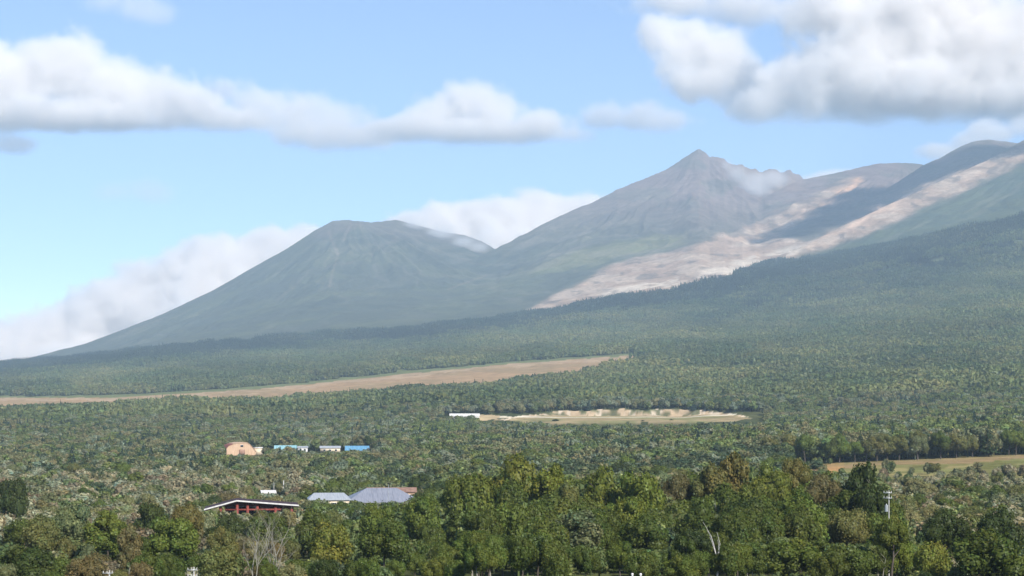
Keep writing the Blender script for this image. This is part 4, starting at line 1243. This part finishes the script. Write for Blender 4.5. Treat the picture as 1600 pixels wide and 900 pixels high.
cloud("cloud", pb(DC + 900, [(350, 142, 44, 26), (405, 165, 66, 34), (465, 180, 72, 34), (530, 186, 60, 34), (500, 208, 100, 28), (575, 212, 70, 24)]), M_CLOUD2, 28, base=(HZ - 242) * KC, seed=4.1, soft=0.6,
      label="grey ragged cloud trailing right from the big left bank", cat="cloud")
cloud("cloud", pb(DC - 600, [(690, 178, 54, 38), (725, 162, 52, 38), (775, 176, 56, 38), (840, 200, 70, 30), (650, 205, 80, 30), (750, 210, 120, 28), (600, 220, 60, 18), (880, 212, 50, 20)]), M_CLOUD, 26, base=(HZ - 238) * KC, seed=7.7,
      label="flat-based cumulus between the two summits", cat="cloud")
cloud("cloud", pb(DC, [(950, 180, 46, 28), (1000, 187, 56, 28), (1050, 190, 48, 24)]), M_CLOUD2, 26, base=(HZ - 218) * KC, seed=9.2, soft=0.6,
      label="small pale cloud just left above the pointed peak", cat="cloud")
cloud("cloud", pb(DC - 1500, [(1030, 52, 48, 38), (1075, 72, 60, 50), (1125, 98, 64, 52), (1165, 120, 54, 42), (1100, 132, 74, 34), (1190, 150, 60, 36)]), M_CLOUD, 26, seed=12.4,
      label="leaning bright cloud above the pointed peak", cat="cloud")
cloud("cloud", pb(DC - 2500, [(1340, 95, 98, 98), (1430, 70, 110, 95), (1530, 80, 120, 100), (1640, 90, 120, 110), (1265, 145, 90, 60), (1195, 170, 70, 36), (1420, 140, 170, 60), (1560, 150, 130, 50), (1330, 20, 130, 50), (1450, 0, 150, 60)]), M_CLOUD, 28, base=(HZ - 206) * (DC - 2500) / F, bsoft=420, seed=15.8,
      label="huge cloud mass filling the upper right over the smoking dome", cat="cloud")
cloud("cloud", pb(17600, [(-70, 548, 120, 62), (40, 560, 110, 68), (130, 528, 100, 68), (210, 490, 100, 68), (290, 452, 100, 64), (370, 418, 88, 54), (435, 386, 60, 36), (475, 378, 40, 30), (330, 500, 150, 80), (150, 590, 180, 70), (460, 410, 56, 46)]), M_BANK, 20, seed=18.9, soft=0.4, nscale=1 / 330.0, namp=1.9,
      label="long white cloud bank spilling down behind the flat-topped mountain", cat="cloud")
cloud("cloud", pb(19500, [(650, 360, 70, 34), (720, 352, 80, 40), (790, 348, 80, 44), (860, 336, 70, 40), (920, 336, 60, 36), (790, 400, 150, 60)]), M_BANK, 22, seed=22.0, soft=0.4, nscale=1 / 330.0, namp=1.9,
      label="white cloud in the saddle between the two mountains", cat="cloud")
cloud("cloud", pb(20000, [(1290, 286, 70, 18), (1340, 280, 50, 16), (1230, 290, 50, 14)]), M_CLOUD, 24, seed=25.0,
      label="sliver of cloud peeping over the brown shoulder", cat="cloud")
cloud("cloud", pb(20000, [(1475, 238, 46, 20), (1545, 208, 40, 20), (1510, 224, 40, 20)]), M_CLOUD, 24, seed=27.0,
      label="bright scrap of cloud behind the smoking dome", cat="cloud")
cloud("cloud", pb(DC, [(170, 2, 50, 20), (220, 14, 60, 24), (255, 22, 40, 22)]), cloud_material("cloud_veil", 0.0018), 30, seed=30.0, soft=0.8,
      label="thin wisp at the top left above the big bank", cat="cloud")
cloud("cloud", pb(DC, [(185, 298, 44, 24), (235, 300, 50, 22)]), cloud_material("cloud_faint", 0.0012), 30, seed=33.0, soft=0.8,
      label="faint wisp alone in the blue left of the flat-topped mountain", cat="cloud")
cloud("cloud", pb(DC, [(1060, 2, 100, 24), (1170, 12, 100, 28), (1260, 20, 70, 40)]), M_CLOUD2, 30, seed=35.0, soft=0.8,
      label="thin grey veil along the top edge joining the huge cloud", cat="cloud")
cloud("cloud", pb(DC, [(20, 225, 60, 16), (-40, 222, 60, 18)]), M_CLOUD2, 30, seed=37.0, soft=0.8,
      label="small grey scrap hanging below the big left bank", cat="cloud")

# points on the visible land
colu = UU[0]
def land_at(u, py, rmin=7000):
    j = int(np.argmin(np.abs(colu - u)))
    run = PY[:, j]
    for i in range(nr):
        if r_all[i] > rmin and run[i] <= py:
            return np.array([XX[i, j], YY[i, j], ZZ[i, j]])
    i = int(np.argmin(run)); return np.array([XX[i, j], YY[i, j], ZZ[i, j]])
def steam(label, L_, dens, seed, soft=0.8, dist=None, name="steam"):
    out = []
    for (u, py, rx, ry) in L_:
        p = land_at(u, py + ry * 0.5) if dist is None else None
        D = p[1] - 120 if p is not None else dist
        k = D / F
        out.append(((u - 800) * k, D, (HZ - py) * k, rx * k, max(rx, 14) * k, ry * k))
    cloud(name, out, cloud_material("steam_" + str(seed), dens), 16, soft=soft, namp=1.1, nscale=1 / 130.0, seed=seed, label=label, cat="steam")
steam("white fumarole steam drifting across the flank right of the pointed peak", [(1136, 258, 14, 11), (1152, 272, 22, 17), (1176, 284, 30, 20), (1208, 280, 32, 18), (1188, 297, 26, 13)], 0.0075, 40.0)
steam("grey plume rising from the crater of the smoking dome", [(1560, 221, 12, 10), (1572, 208, 20, 18), (1592, 198, 28, 24), (1618, 194, 32, 30)], 0.012, 42.0, dist=11150)
steam("mist veiling the right shoulder of the flat-topped mountain", [(650, 350, 26, 10), (690, 362, 34, 16), (725, 378, 28, 14), (745, 386, 24, 10)], 0.010, 44.0, name="mist")

# unseen cloud, added and shaped to shade the hollow behind the ash ridge
sb = []
for (u, py, rr_) in ((1225, 366, 170), (1265, 352, 220), (1300, 342, 260), (1340, 322, 280), (1380, 302, 300), (1420, 288, 300), (1465, 268, 300), (1510, 245, 280), (1550, 236, 230), (1590, 236, 150)):
    p = land_at(u, py)
    q = p + np.array(SUN_DIR) * ((2900 - p[2]) / SUN_DIR.z)
    sb.append((q[0], q[1], q[2], rr_ * 0.86, rr_ * 0.92, 160))
cloud("cloud", sb, M_CLOUD2 if False else cloud_material("cloud_shade_caster", 0.012), 36, seed=50.0, soft=0.3, namp=0.3, label="unseen cloud added high above the summit ridge to shade the hollow", cat="cloud")
